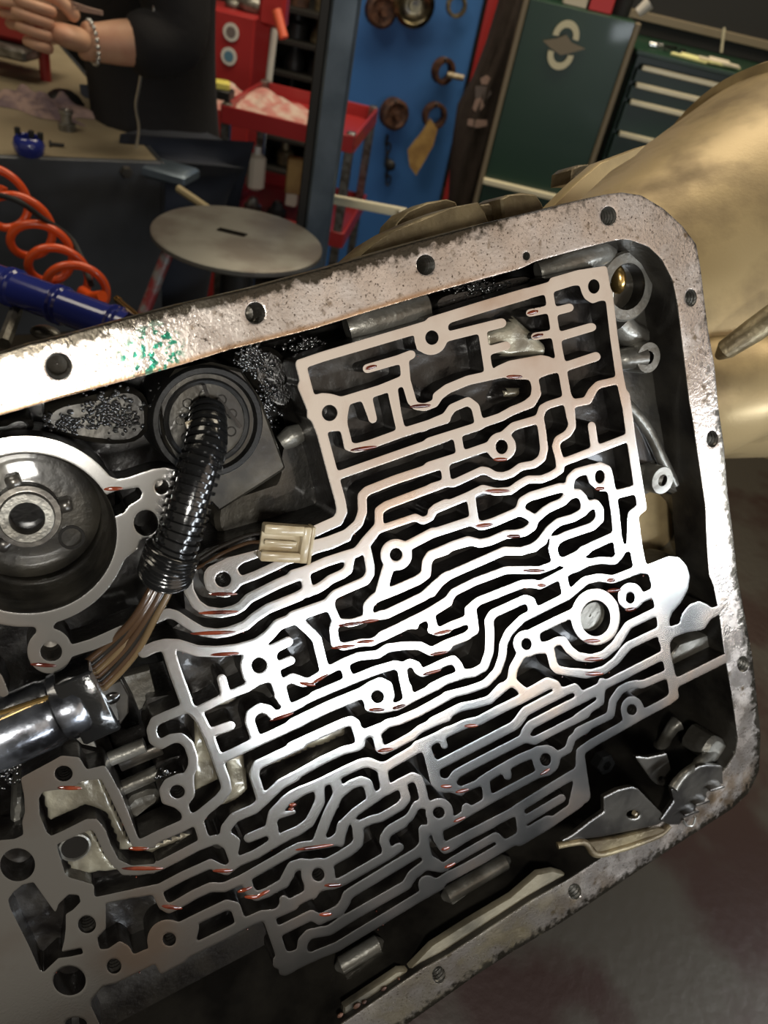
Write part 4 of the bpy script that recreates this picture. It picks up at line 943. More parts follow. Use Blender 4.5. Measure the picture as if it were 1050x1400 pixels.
mb = MB(); mb.tube(smoothpath([PL(762, 1156, .001), PL(782, 1152, -.001), PL(800, 1152, -.002), PL(815, 1168, -.003), (PL(850, 1160, -.003)), PL(880, 1150, -.003), PL(903, 1140, -.002), PL(915, 1128, -.002)], 6), .0022, 10)
mb.build('rolled_edge', 'castgold', pawl, label='rolled brownish lower edge')
mb = MB(); mb.prism([PL(x, y, -.003) for x, y in [(805, 1152), (850, 1145), (900, 1132), (912, 1134), (880, 1152), (845, 1160), (818, 1168)]], NIN * .003, .0008); mb.build('flange', 'castgold', pawl)
mb = MB(); mb.lathe(PL(868, 1112, .002), NIN, [(.0001, -.002), (.0014, -.0015), (.0018, .001)], 14); mb.build('pin', 'nylon', pawl, label='pale pin end in the hole')
pl_ = thing('parking_pawl', 'small rounded triangular dark lever with a bolt hole below the ribbed pin', 'lever', PL(900, 1055, .03))
q = [(868, 1034), (885, 1036), (912, 1030), (916, 1045), (920, 1062), (917, 1070), (908, 1075), (899, 1073), (892, 1068)]
plate(pl_, 'lever_plate', shift_px(q, .010), .010, .003, 'darksteel', shift_px([(905.5, 1066, 5, 4.5)], .010))
rod = thing('actuator_rod', 'bronze-grey linkage rod reaching from the detent plate into the corner', 'rod', PL(960, 1040, .03))
mb = MB(); mb.tube(smoothpath([PL(920, 1078, -.005), PL(928, 1066, -.004), PL(938, 1056, -.003), PL(955, 1044, .004), PL(975, 1028, .012)], 5), [.0032] * 5 + [.0028] * 10 + [.004] * 6, 12); mb.build('rod', 'castgrey', rod)
mb = MB(); mb.prism([PL(x, y, .008) for x, y in roundpoly([(960, 1035), (975, 1010), (985, 1008), (1004, 1022), (1000, 1042), (985, 1046), (972, 1046)], it=1)], NIN * .02, .003); mb.build('rod_end', 'castgrey', rod)
pin = thing('parking_pin', 'ribbed bronze pin standing in the dark cavity above the small lever', 'pin', PL(913, 1005, .04))
mb = MB(); mb.tube([PL(903, 1022, .046), PL(906, 1018, .044), PL(912, 1006, .042), PL(920, 994, .040), PL(926, 989, .040)], [.0062, .0045, .0042, .0046, .0058], 18); mb.build('pin_shaft', 'castgrey', pin)
nut = thing('hex_nut', 'dark oily nut in the cavity beside the lower end of the worm tracks', 'nut', PL(830, 1047, .04))
mb = MB(); mb.lathe(PL(830, 1047, .035), NIN, [(.0035, .006), (.0035, 0), (.0070, 0), (.0078, .001), (.0078, .008)], 6, False, False); mb.build('nut_body', 'plastic', nut, smooth=False)
# ================================================================== SHOP AROUND IT
def structure(name, c, h, m):
    mb = MB(); mb.box(c, X_, Y_, Z_, h); return mb.build(name, m, None, smooth=False, kind='structure')
structure('floor', (0, 1.5, -.02), (4, 4.2, .02), 'shop_floor')
structure('wall_back', (0, 5.6, 1.8), (4, .06, 1.85), 'shop_wall'); structure('wall_left', (-4, 1.5, 1.8), (.06, 4.2, 1.85), 'shop_wall'); structure('wall_right', (4, 1.5, 1.8), (.06, 4.2, 1.85), 'shop_wall')
structure('ceiling', (0, 1.5, 3.7), (4, 4.2, .05), 'shop_wall')
def px2(px, py, Y): return AT(px, py, Y)
# ---- bench under the transmission: rusty steel top seen bottom right
ZB = min(v[2] for ob in case.children if ob.name == 'outer_shell' for v in [tuple(np.array(q.co) + np.array(case.location)) for q in ob.data.vertices]) - .003
tb = thing('support_bench', 'rust-stained steel bench top under the transmission at the lower right', 'workbench', (0.45, .65, 0))
mb = MB(); mb.box((.50, .70, ZB - .012), X_, Y_, Z_, (.70, .55, .012), .003); mb.build('bench_top', 'rusty_top', tb)
for sx in (-.16, 1.16):
    for sy in (.2, 1.2): mb = MB(); mb.box((sx, sy, (ZB - .024) / 2), X_, Y_, Z_, (.025, .025, (ZB - .024) / 2), .003); mb.build('leg', 'dark_iron', tb)
st = thing('transmission_stand', 'dark steel cradle bracket holding the transmission', 'stand', (0.1, .5, ZB))
for s in (.0, .16):
    mb = MB(); b = UV(s, .20, .262); mb.tube([b, np.array([b[0], b[1], ZB + .001])], .02, 12); mb.build('prop', 'dark_iron', st)
# ---- left steel workbench
B0 = ATZ(218, 222, 1.0); Bn = ATZ(0, 214, 1.0); Br = ATZ(112, 98, 1.0)
dn_ = (Bn - B0); dn_ /= np.linalg.norm(dn_); dr_ = (Br - B0); dr_ /= np.linalg.norm(dr_)
wb = thing('workbench', 'tan-topped steel workbench with a dark front panel at the left', 'workbench', B0 * [1, 1, 0])
C = [B0, B0 + dr_ * 1.7, B0 + dr_ * 1.7 + dn_ * 1.5, B0 + dn_ * 1.5]
mb = MB(); mb.prism([p for p in C], (0, 0, -.012), .002); mb.build('bench_top', 'bench_steel', wb)
cin = sum(C) / 4
mb = MB(); a, b = C[3], C[0]; nrm = np.cross(dn_, Z_); nrm = nrm if nrm.dot(b - cin) > 0 else -nrm
mb.box((a + b) / 2 + nrm * .008 + Z_ * -.16, dn_, nrm, Z_, (.75, .006, .165), .003); mb.build('front_panel', 'bench_front', wb, label='dark painted front panel')
nr2 = np.cross(dr_, Z_); nr2 = nr2 if nr2.dot(b - cin) > 0 else -nr2
mb = MB(); mb.box(b + dr_ * .85 + nr2 * .006 - Z_ * .09, dr_, nr2, Z_, (.85, .005, .09), .003); mb.build('end_panel', 'bench_front', wb)
mb = MB(); cb = ATZ(218, 222, 1.0) + nrm * .016; pb = AT(173, 236, AT(173, 236, 1)[1] and (ATZ(173, 222, 1.0) + nrm * .014)[1]); mb.lathe(pb, -nrm, [(.012, .01), (.012, 0), (.009, -.006), (.0001, -.006)], 6, False, True); mb.build('bolt', 'darksteel', wb, smooth=False)
mb = MB(); c1 = ATZ(240, 228, 1.0); mb.box((b + c1) / 2 - Z_ * .012, (c1 - b), np.cross(c1 - b, Z_), Z_, (.05, .035, .010), .004); mb.build('corner_bracket', 'post_blue_steel', wb)
mb = MB(); q0 = AT(244, 258, 1.33); q1 = AT(300, 296, 1.28); mb.tube([q0, q1], .007, 8); mb.build('brace_bar', 'timber', wb)
for p in C: mb = MB(); pp = p + (cin - p) * .06; mb.box((pp[0], pp[1], .493), dn_, dr_, Z_, (.025, .025, .493), .003); mb.build('leg', 'bench_front', wb)
# things lying on it
def lump(name, label, cat, px, py, z, r, m, n=3, seed=1):
    c = ATZ(px, py, z); t = thing(name, label, cat, c); rs = random.Random(seed); mb = MB()
    for i in range(n): mb.ell(c + np.array([rs.uniform(-.6, .6) * r[0], rs.uniform(-.6, .6) * r[1], r[2] * .75]), (1, rs.uniform(-.5, .5), 0), (rs.uniform(-.5, .5) * 0, 1, 0), Z_, (r[0] * rs.uniform(.5, .9), r[1] * rs.uniform(.5, .9), r[2] * rs.uniform(.6, .95)), 14, 8)
    mb.build('body' if n < 4 else 'folds', m, t); return t
def cloth_heap(name, label, cat, px, py, z, R, Hh, m, seed=0):
    c = ATZ(px, py, z); rs = np.random.RandomState(seed); n = 30; g = np.linspace(-1, 1, n); A, B = np.meshgrid(g, g)
    h = blur(rs.randn(n, n), 4) * 2.4; env = np.clip(1 - (A**2 + B**2), 0, 1) ** .6; zz = env * (Hh * .6 + np.abs(h) * Hh)
    vs = [c + np.array([A[j, i] * R[0] * (1 + .2 * math.sin(5 * B[j, i])), B[j, i] * R[1] * (1 + .15 * math.sin(6 * A[j, i])), zz[j, i] + .001]) for j in range(n) for i in range(n)]
    mb = MB(); mb.add(vs, [(j * n + i, j * n + i + 1, (j + 1) * n + i + 1, (j + 1) * n + i) for j in range(n - 1) for i in range(n - 1)])
    o = mb.build(name, m, None, angle=180); return setp(o, label, cat)
cloth_heap('shop_rag', 'crumpled pinkish-grey rag on the tan workbench', 'rag', 58, 148, 1.0, (.095, .06), .022, 'pink_rag', 3)
rg2 = thing('dark_casting', 'dark grimy lump of metal beside the pink rag', 'metal part', ATZ(85, 138, 1.0))
c = ATZ(88, 146, 1.0); mb = MB(); mb.lathe(c, Z_, [(.001, 0), (.035, 0), (.04, .008), (.03, .022), (.018, .03), (.001, .03)], 20); mb.build('body', 'dark_iron', rg2)
c = ATZ(92, 178, 1.0); t = thing('pipe_fitting', 'small grey pipe fitting standing on the workbench', 'fitting', c); mb = MB(); mb.lathe(c, Z_, [(.001, 0), (.016, 0), (.016, .012), (.010, .014), (.010, .028), (.013, .03), (.013, .036), (.006, .036), (.001, .03)], 16); mb.build('body', 'castgrey', t)
c = ATZ(41, 214, 1.0); t = thing('blue_cup', 'glossy dark blue round cup with black tabs near the bench edge', 'cup', c); mb = MB(); mb.lathe(c, Z_, [(.001, 0), (.018, 0), (.024, .008), (.026, .02), (.022, .031), (.019, .033), (.017, .031), (.018, .02), (.001, .012)], 28); mb.build('bowl', 'blue_enamel', t)
mb = MB()
for a in (-1, 1, .2): mb.box(c + np.array([.02 * a, .004, .036]), X_, Y_, Z_, (.004, .004, .006), .001)
mb.build('tab', 'rubber', t)
c = ATZ(70, 200, 1.0); t = thing('loose_screw', 'tiny dark screw lying right of the blue cup', 'screw', c); mb = MB(); mb.tube([c + (0, 0, .004), c + (.02, .01, .004)], .003, 8); mb.build('shank', 'dark_iron', t); mb = MB(); mb.lathe(c + (0, 0, .004), (-1, -.5, 0), [(.006, -.001), (.006, .003), (.001, .004)], 8); mb.build('head', 'dark_iron', t)
# red machine and tray behind the hands
c = ATZ(24, 104, 1.0); t = thing('red_bench_press', 'red metal machine at the far end of the workbench behind the hands', 'machine', c)
mb = MB(); mb.box(c + (-.03, .04, .115), X_, Y_, Z_, (.11, .07, .045), .01); mb.build('housing', 'red_paint', t); mb = MB(); mb.box(c + (0, -.01, .055), X_, Y_, Z_, (.055, .05, .012), .006); mb.build('pan', 'castgrey', t)
for dx in (-.07, .055): mb = MB(); mb.tube([c + (dx, .02, .08), c + (dx, .02, .0)], .012, 10); mb.build('leg', 'red_paint', t)
mb = MB(); mb.box(c + (-.05, .06, .19), X_, Y_, Z_, (.06, .03, .03), .01); mb.build('top_box', 'blue_enamel', t)
# ---- coiled orange air hose, blue cylinder, brass rod
hz = thing('coiled_air_hose', 'bright orange coiled air hose hanging in front of the workbench', 'air hose', AT(50, 330, .88))
mb = MB(); pts = []
cl = smoothpath([AT(-30, 240, .92), AT(15, 285, .90), AT(55, 335, .88), AT(85, 375, .86), AT(115, 400, .84)], 40); nn = len(cl)
for i in range(nn * 2):
    f = i / (nn * 2 - 1); k = f * (nn - 1); p = cl[int(k)] * (1 - k % 1) + cl[min(int(k) + 1, nn - 1)] * (k % 1); a = f * 2 * math.pi * 5.2 + 1.0; ax_ = RW @ np.array([.80, -.5, .1]); ay_ = RW @ np.array([.3, .5, .8])
    pts.append(p + ax_ / np.linalg.norm(ax_) * .029 * math.cos(a) + ay_ / np.linalg.norm(ay_) * .030 * math.sin(a))
mb.tube(pts, .0052, 12); mb.build('hose', 'orange_plastic', hz)
mb = MB(); mb.tube([AT(112, 398, .84), AT(125, 407, .83), AT(140, 405, .82)], .007, 12); mb.build('end_sleeve', 'orange_plastic', hz)
mb = MB(); mb.tube(smoothpath([AT(-10, 265, .86), AT(25, 275, .86), AT(60, 300, .88), AT(100, 330, .90), AT(125, 390, .85)], 6), .0035, 8); mb.build('inner_cable', 'rubber', hz)
bc = thing('blue_jack_cylinder', 'shiny dark blue metal cylinder with ridged collars behind the upper rail', 'cylinder', AT(80, 405, .62))
a_, b_ = AT(-40, 372, .62), AT(166, 448, .58); ax = b_ - a_; l_ = np.linalg.norm(ax); ax /= l_; mb = MB(); pr = [(.001, 0), (.0155, .001)]
for k in range(3):
    s = l_ * (.30 + .31 * k) if k < 2 else l_ * .97; pr += [(.0158, s - .006), (.0178, s - .005), (.0178, s - .003), (.0152, s - .001), (.0152, s + .001), (.0178, s + .003), (.0158, s + .005)]
pr += [(.0158, l_ + .008), (.001, l_ + .009)]; mb.lathe(a_, ax, pr, 36); mb.build('cylinder_body', 'blue_enamel', bc)
t = thing('brass_rod', 'short brass rod poking up behind the upper rail', 'rod', AT(175, 420, .6)); mb = MB(); mb.tube([AT(160, 409, .62), AT(192, 436, .56)], .0028, 12); mb.build('shaft', 'brass', t)
mb = MB(); mb.tube([AT(160, 409, .62), AT(163, 411.5, .615)], .0034, 12); mb.build('tip', 'brass', t)
t = thing('pale_bracket', 'blurred pale grey bracket under the blue cylinder at far left', 'bracket', AT(15, 440, .6)); mb = MB(); mb.tube([AT(5, 470, .55), AT(22, 425, .6)], .006, 8); mb.build('arm', 'castgrey', t); mb = MB(); mb.ell(AT(62, 455, .6), X_, Y_, Z_, (.014, .01, .006)); mb.build('foot', 'castgrey', t)
# ---- stand disc with a slot and red leg
dz = thing('round_stand', 'round dusty grey stand top with a slot on a red leg', 'stand', AT(330, 330, 1.15) * [1, 1, 0])
zt = AT(330, 330, 1.15)[2]; cD = AT(326, 322, 1.15); zt = cD[2]
xs_ = np.linspace(-.15, .15, 61); A, B = np.meshgrid(xs_, xs_)
mb = MB(); mb.lathe(cD - Z_ * .012, Z_, [(.001, 0), (.128, 0), (.132, .003), (.132, .009), (.128, .012), (.001, .0121)], 56); mb.build('stand_top', 'benchgrey', dz)
mb = MB(); mb.box(AT(318, 308, 1.155) * [1, 1, 0] + Z_ * (zt + .0012), X_, X_ * .2 + Y_, Z_, (.022, .006, .0008)); mb.build('slot', 'blackhole', dz)
p = AT(237, 316, 1.10); q = AT(198, 425, 1.055); mb = MB(); mb.tube([p - Z_ * .012, q, q + (q - p) * ((q[2] - .01) / (p[2] - q[2]))], .0095, 12); mb.build('leg', 'red_leg', dz, label='scuffed red leg')
mb = MB(); mb.tube([cD - Z_ * .012, (cD[0], cD[1], 0.01)], .025, 16); mb.build('column', 'dark_iron', dz); mb = MB(); mb.lathe((cD[0], cD[1], 0), Z_, [(.001, 0), (.16, 0), (.16, .01), (.03, .03), (.001, .03)], 24); mb.build('base', 'dark_iron', dz)
# ---- steel post
po = thing('steel_post', 'square blue-grey steel post standing left of the blue wall', 'post', AT(430, 300, 1.3) * [1, 1, 0])
ra = AT(398, 370, 1.3)[0]; rb = AT(442, 370, 1.3)[0]; xw = (rb - ra)
mb = MB(); mb.box(((ra + rb) / 2 + xw * .08, 1.3 + .03, 1.35), (1, .12, 0), (-.12, 1, 0), Z_, (xw * .36, .03, 1.35), .004); mb.build('post_tube', 'post_blue_steel', po)
mb = MB(); mb.box(((ra + rb) / 2 - xw * .42, 1.3 + .025, 1.35), (1, .12, 0), (-.12, 1, 0), Z_, (xw * .14, .02, 1.35), .002); mb.build('dark_left_face', 'dark_iron', po)  # darker left face of the post, built as its own strip
mb = MB(); mb.box(((ra + rb) / 2, 1.33, .01), X_, Y_, Z_, (.08, .08, .01), .002); mb.build('foot_plate', 'dark_iron', po)
# ---- red tray cart
Yc = 2.15
ct = thing('tray_cart', 'red two-shelf tray cart with clutter behind the post', 'cart', AT(390, 300, Yc) * [1, 1, 0])
def tray(name, pl, pr_, Y, hgt, dep, items):
    a = AT(*pl, Y); b = AT(*pr_, Y); z = (a[2] + b[2]) / 2; cx = (a[0] + b[0]) / 2; hw = (b[0] - a[0]) / 2
    mb = MB(); mb.box((cx, Y + dep, z - hgt), X_, Y_, Z_, (hw, dep, .004)); 
    for s in (-1, 1): mb.box((cx, Y + dep + s * dep, z - hgt * .5), X_, Y_, Z_, (hw, .004, hgt * .62), .001); mb.box((cx + s * hw, Y + dep, z - hgt * .5), X_, Y_, Z_, (.004, dep, hgt * .62), .001)
    mb.build(name, 'red_paint', ct); return cx, z, hw
cx, z1, hw = tray('tray', (303, 158), (486, 176), Yc, .035, .20, 0)
cx2, z2, hw2 = tray('tray', (300, 290), (470, 312), Yc, .035, .20, 0)
for s, t_ in ((-1, 0), (1, 0), (-1, 1), (1, 1)):
    mb = MB(); x = cx + s * (hw - .01); y = Yc + .01 + t_ * .38; mb.box((x, y, (z1 + .05) / 2), X_, Y_, Z_, (.012, .012, (z1 - .03) / 2), .002); mb.build('leg', 'steel', ct)
    mb = MB(); mb.lathe((x - .012, y, .03), X_, [(.001, 0), (.03, 0), (.03, .024), (.001, .024)], 18); mb.build('caster', 'rubber', ct)
cloth_heap('shop_rag', 'crumpled pink-red rag heap on the upper red tray', 'rag', 360, 150, z1 - .030, (.17, .13), .026, 'ragred', 8)
def item(name, label, cat, px, py, Y, h, m, rot=0.0, bev=.004, up=0):
    c = AT(px, py, Y); t = thing(name, label, cat, c - np.array([0, 0, h[2]])); ca, sa = math.cos(rot), math.sin(rot)
    mb = MB(); mb.box(c, (ca, sa, 0), (-sa, ca, up), Z_, h, bev); mb.build('body', m, t); return t, c
t, c = item('tape_dispenser', 'yellow plastic piece on the left end of the red tray', 'tool', 303, 116, Yc + .04, (.022, .02, .010), 'yellow_plastic', .3); mb = MB(); mb.box(c - Z_ * .02, X_, Y_, Z_, (.03, .025, .012), .003); mb.build('base', 'dark_iron', t)
t, c = item('paper_stack', 'stack of pale papers leaning low behind the cart leg', 'paper', 290, 240, Yc + .25, (.07, .05, .05), 'paper', .4); mb = MB(); mb.box(c + np.array([.03, -.05, .01]), X_, Y_, Z_, (.02, .006, .05), .002); mb.build('cardboard', 'tan_card', t)
t, c = item('spray_bottle', 'pale plastic bottle lying on the lower red tray', 'bottle', 350, 235, Yc + .1, (.024, .02, .05), 'paper', .6, .012); mb = MB(); mb.lathe(c + Z_ * .05, Z_, [(.01, 0), (.01, .02), (.001, .02)], 12); mb.build('neck', 'white_paint', t)
t, c = item('cardboard_tube', 'tan striped cardboard piece standing on the lower tray', 'cardboard', 402, 240, Yc + .12, (.022, .018, .05), 'tan_card', .2); mb = MB(); mb.box(c - Z_ * .065, X_, Y_, Z_, (.016, .016, .02), .003); mb.build('base', 'paper', t)
for k, (a, b) in enumerate(((318, 278), (345, 288), (378, 296), (415, 296), (440, 285))):
    c = AT(a, b, Yc + .12); c[2] = z2 - .031; t = thing('metal_part', ['round dark gear-like part at the left of the lower tray', 'small grey ring part second on the lower tray', 'dark block part in the middle of the lower tray', 'grey capped part right of the middle of the lower tray', 'dark round part at the right of the lower tray'][k], 'metal part', c, 'parts on the lower red tray')
    r = .022 + .004 * (k % 3); mb = MB(); mb.lathe(c, Z_, [(.001, 0), (r, 0), (r, .015), (r * .7, .02), (r * .5, .03 + .004 * k), (.001, .03 + .004 * k)], 12 if k != 2 else 6); mb.build('body', ('dark_iron', 'castgrey', 'rubber', 'castgrey', 'rust')[k], t); mb = MB(); mb.lathe(c + Z_ * (.03 + .004 * k), Z_, [(.008, -.002), (.008, .004), (.004, .004), (.004, 0)], 10, False, False); mb.build('collar', 'steel', t)
# red tool chest with round stickers behind the cart, white pole, red grip
rc = thing('red_tool_chest', 'tall red tool chest with two round stickers behind the person', 'tool chest', AT(325, 200, 2.75) * [1, 1, 0])
a, b = AT(288, 10, 2.75), AT(350, 10, 2.75); zt_ = a[2]; mb = MB(); mb.box(((a[0] + b[0]) / 2 - .10, 2.85, (zt_ + .01) / 2), X_, Y_, Z_, ((b[0] - a[0]) / 2 + .10, .1, (zt_ - .01) / 2), .006); mb.build('cabinet', 'red_paint', rc)
for (a, b, m) in ((316, 44, 'print_grey'), (313, 77, 'sticker_blue')):
    c = AT(a, b, 2.745); mb = MB(); mb.lathe(c, -Y_, [(.026, 0), (.026, .002), (.001, .002)], 24, False, True); mb.build('sticker', 'white_paint', rc, label='round pale sticker'); mb = MB(); mb.lathe(c - Y_ * .002, -Y_, [(.016, 0), (.016, .001), (.001, .001)], 20, False, True); mb.build('sticker_print', m, rc)
t = thing('chest_clutter', 'grey bundle of cloth on top of the red chest', 'cloth', AT(335, 8, 2.8)); mb = MB(); mb.ell(AT(320, 6, 2.85), X_, Y_, Z_, (.03, .03, .02)); mb.ell(AT(345, 6, 2.85), X_, Y_, Z_, (.05, .04, .03)); mb.build('folds', 'castgrey', t)
t = thing('white_pole', 'thin cream pole leaning behind the red tray', 'pole', AT(368, 130, 2.5)); mb = MB(); mb.tube([AT(377, 28, 2.68), AT(364, 140, 2.66), AT(345, 330, 2.64)], .011, 12); mb.build('shaft', 'white_paint', t); mb = MB(); mb.tube([AT(378, 14, 2.52), AT(388, 52, 2.50)], .014, 12); mb.build('grip', 'orange_red', t, label='orange-red grip')
c = AT(375, 10, 2.6); t = thing('red_hose_reel', 'red metal bracket above the cream pole', 'bracket', c); mb = MB(); mb.box(c, X_, Y_, Z_, (.04, .03, .05), .01); mb.build('frame', 'red_paint', t)
# dark parts shelf behind
sh = thing('parts_shelf', 'dark shelving full of grimy parts behind the post', 'shelf', AT(400, 100, 3.0) * [1, 1, 0])
a, b = AT(355, 0, 3.0), AT(450, 0, 3.0); cxs = (a[0] + b[0]) / 2 - .05
for k in range(6):
    z = AT(400, 15 + 45 * k, 3.0)[2]; mb = MB(); mb.box((cxs, 3.15, z), X_, Y_, Z_, (.19, .15, .008), .002); mb.build('shelf_board', 'dark_iron', sh)
mb = MB(); mb.box((cxs - .05, 3.31, .85), X_, Y_, Z_, (.34, .006, .85), .001); mb.build('back_sheet', 'dark_iron', sh)
for s in (-.18, .18): mb = MB(); mb.box((cxs + s, 3.02, .85), X_, Y_, Z_, (.012, .012, .85), .001); mb.build('upright', 'dark_iron', sh)
rs = random.Random(5)
for k in range(6):
    z = AT(400, 15 + 45 * k, 3.0)[2] + .009
    for j in range(4):
        r = rs.uniform(.028, .04); c = np.array([cxs - .135 + j * .09, 3.10, z]); nm = ['leftmost', 'second from left', 'third from left', 'rightmost'][j]; lv = ['top', 'second', 'third', 'fourth', 'fifth', 'lowest'][k]
        t = thing('transmission_part', f'grimy round part, {nm} on the {lv} dark shelf board', 'metal part', c, 'grimy parts on the dark shelving'); mb = MB(); mb.lathe(c, Z_, [(.001, 0), (r, 0), (r, rs.uniform(.02, .05)), (r * .6, .055), (r * .5, .08), (r * .3, .08), (r * .3, .05)], 18, True, True); mb.build('body', rs.choice(['rust', 'dark_iron', 'castwet', 'castgold']), t)
# ---- blue wall panel with hanging rings
Yw = 3.05
bp = thing('tool_board', 'bright blue painted sheet panel with red frame edge on the back wall', 'panel', AT(560, 150, Yw) * [1, 1, 0])
xl = AT(452, 150, Yw)[0] - .03; xr = AT(628, 150, Yw)[0]
mb = MB(); mb.box(((xl + xr) / 2, Yw + .02, 1.15), X_, Y_, Z_, ((xr - xl) / 2, .015, 1.13), .002); mb.build('sheet', 'blue_wall_paint', bp)
xe = AT(655, 60, Yw - .01)[0]; mb = MB(); mb.box((xr + .035, Yw, 1.15), X_, Y_, Z_, (.022, .02, 1.13), .003); mb.build('frame_edge', 'red_paint', bp, label='red frame edge')
def hangring(name, label, px, py, R_, r_, m, tilt=.3, cat='gear ring', disc=False, pin=False):
    c = AT(px, py, Yw - .05); t = thing(name, label, cat, c, 'round parts hung on the blue board'); ax = np.array([math.sin(tilt), -math.cos(tilt), 0]); mb = MB()
    if disc: mb.lathe(c, ax, [(.001, -.03), (R_ * .55, -.03), (R_, -.02), (R_, .015), (R_ * .8, .02), (R_ * .6, .012), (R_ * .3, .012), (R_ * .25, .04), (.001, .04)], 28)
    else: mb.lathe(c, ax, [(R_, -r_), (R_, r_), (R_ - r_ * .3, r_ * 1.1), (R_ - r_, r_), (R_ - r_, -r_), (R_, -r_)], 32, False, False)
    mb.build('ring_body', m, t); h = c + np.array([0, .03, R_ * .72]); mb = MB(); mb.tube([h + (0, .028, 0), h - (0, .05, 0), h - (0, .055, -.012)], .004, 8); mb.build('peg', 'steel', t)
    return t, c
hangring('gear_ring', 'rusty flat gear disc at the top left of the blue panel', 521, 14, .052, .016, 'rust', .5, disc=True)
hangring('converter_drum', 'round brassy drum with bright reflections at the top of the blue panel', 566, 6, .068, .02, 'brassdark', .2, 'drum', True)
hangring('gear_ring', 'thin dark ring at the top right of the blue panel', 624, 8, .034, .010, 'castgold', .4)
t, c = hangring('gear_ring', 'rusty ring with a pale pin right of centre on the blue panel', 606, 97, .042, .014, 'rust', .7); mb = MB(); mb.tube([AT(612, 102, Yw - .06), AT(634, 107, Yw - .06)], .010, 10); mb.build('pin', 'nylon', t)
hangring('planet_drum', 'dark rusty drum hanging low on the blue panel', 539, 156, .052, .02, 'rust', .6, 'drum', True)
t, c = hangring('gear_ring', 'rusty ring holding the tan tag', 594, 158, .044, .014, 'rust', .5)
tg = thing('hanging_tag', 'tan cardboard tag hanging from a ring on the blue panel', 'tag', AT(578, 200, Yw - .07)); mb = MB(); q = [(588, 162), (598, 178), (592, 200), (569, 240), (560, 228), (557, 205), (578, 178)]; mb.prism([AT(x, y, Yw - .08) for x, y in q], (0, .006, 0)); mb.build('card', 'tan_card', tg)
ch = thing('hanging_chain', 'short dark chain hanging on the blue panel', 'chain', AT(530, 215, Yw - .02))
for k in range(6): c = AT(529 + (k % 2) * 2, 192 + 11 * k, Yw - .02); mb = MB(); mb.tube([c + np.array([math.cos(a) * .008 * (1 if k % 2 else .4), math.sin(a) * .002, math.sin(a) * .019]) for a in [2 * math.pi * i / 12 for i in range(12)]], .003, 6, closed=True); mb.build('link', 'dark_iron', ch)
mb = MB(); mb.ell(AT(533, 226, Yw - .03), X_, Y_, Z_, (.022, .012, .02)); mb.build('hook_block', 'dark_iron', ch)
t = po; mb = MB(); a, b = AT(438, 269, 1.36), AT(553, 291, 1.30); mb.box((a + b) / 2, b - a, Z_, np.cross(b - a, Z_), (np.linalg.norm(b - a) / 2, .007, .007), .001); mb.build('cross_bar', 'drawer_trim', t, label='pale square cross bar'); mb = MB(); mb.box(b - Z_ * .008, X_, Y_, Z_, (.010, .009, .012), .001); mb.build('end_cap', 'steel', t)
# ---- hanging brown work clothes with a pale skull-like print
hc = thing('work_hoodie', 'dark brown hoodie with pale printed shapes hanging by the green cabinet', 'hoodie', AT(650, 130, 2.6))
rings = []
for (xa, xb, y) in ((694, 728, -60), (682, 714, 0), (664, 702, 60), (645, 688, 110), (624, 681, 150), (618, 672, 190), (614, 662, 230), (612, 651, 270), (606, 640, 330)):
    a, b = AT(xa, y, 2.6), AT(xb, y, 2.6); c = (a + b) / 2; w = (b[0] - a[0]) / 2; n = 28
    rings.append([c + np.array([w * math.cos(t) * (1 + .04 * math.sin(5 * t)), .06 * math.sin(t) * (1 + .25 * math.sin(6 * t + y * .03)), 0]) for t in [2 * math.pi * k / n for k in range(n)]])
mb = MB(); mb.loft(rings); mb.build('body', 'brown_cloth', hc, angle=180)
def patch(poly, Y, m, name='print', dy=.0): mb = MB(); mb.prism([AT(x, y, Y) for x, y in poly], (0, .004, 0)); mb.build(name, m, hc)
patch([(657, 108), (665, 103), (672, 108), (670, 116), (658, 115)], 2.535, 'print_pink'); patch([(640, 163), (666, 165), (666, 172), (652, 175), (639, 171)], 2.53, 'print_pink'); patch([(650, 136), (658, 134), (662, 145), (656, 152), (650, 154), (646, 148)], 2.532, 'print_pink'); patch([(650, 118), (668, 118), (672, 128), (662, 140), (650, 134)], 2.535, 'print_grey')
# ---- green cabinet with round emblem
Yg = 2.35
gc = thing('green_cabinet', 'tall dark green cabinet with a round cream emblem', 'cabinet', AT(760, 150, Yg) * [1, 1, 0])
tl, tr_ = AT(722, 5, Yg), AT(868, 20, Yg); zt_ = (tl[2] + tr_[2]) / 2; x0_, x1_ = AT(690, 130, Yg)[0], AT(838, 130, Yg)[0]
mb = MB(); mb.box(((x0_ + x1_) / 2, Yg + .09, zt_ / 2 + .2), X_, Y_, Z_, ((x1_ - x0_) / 2, .085, zt_ / 2 - .2), .004); mb.build('cabinet_body', 'green_enamel', gc)
for xx in (x0_ - .006, x1_ + .004): mb = MB(); mb.box((xx, Yg + .005, zt_ / 2 + .2), X_, Y_, Z_, (.007, .012, zt_ / 2 - .2), .003); mb.build('edge_trim', 'brown_trim', gc)
zb = AT(730, 262, Yg)[2]; mb = MB(); mb.box(((x0_ + x1_) / 2, Yg - .008, zb), X_, Y_, Z_, ((x1_ - x0_) / 2, .01, .008), .002); mb.build('door_handle_strip', 'drawer_trim', gc, label='pale strip across the lower front')
ce = AT(770, 62, Yg - .002)
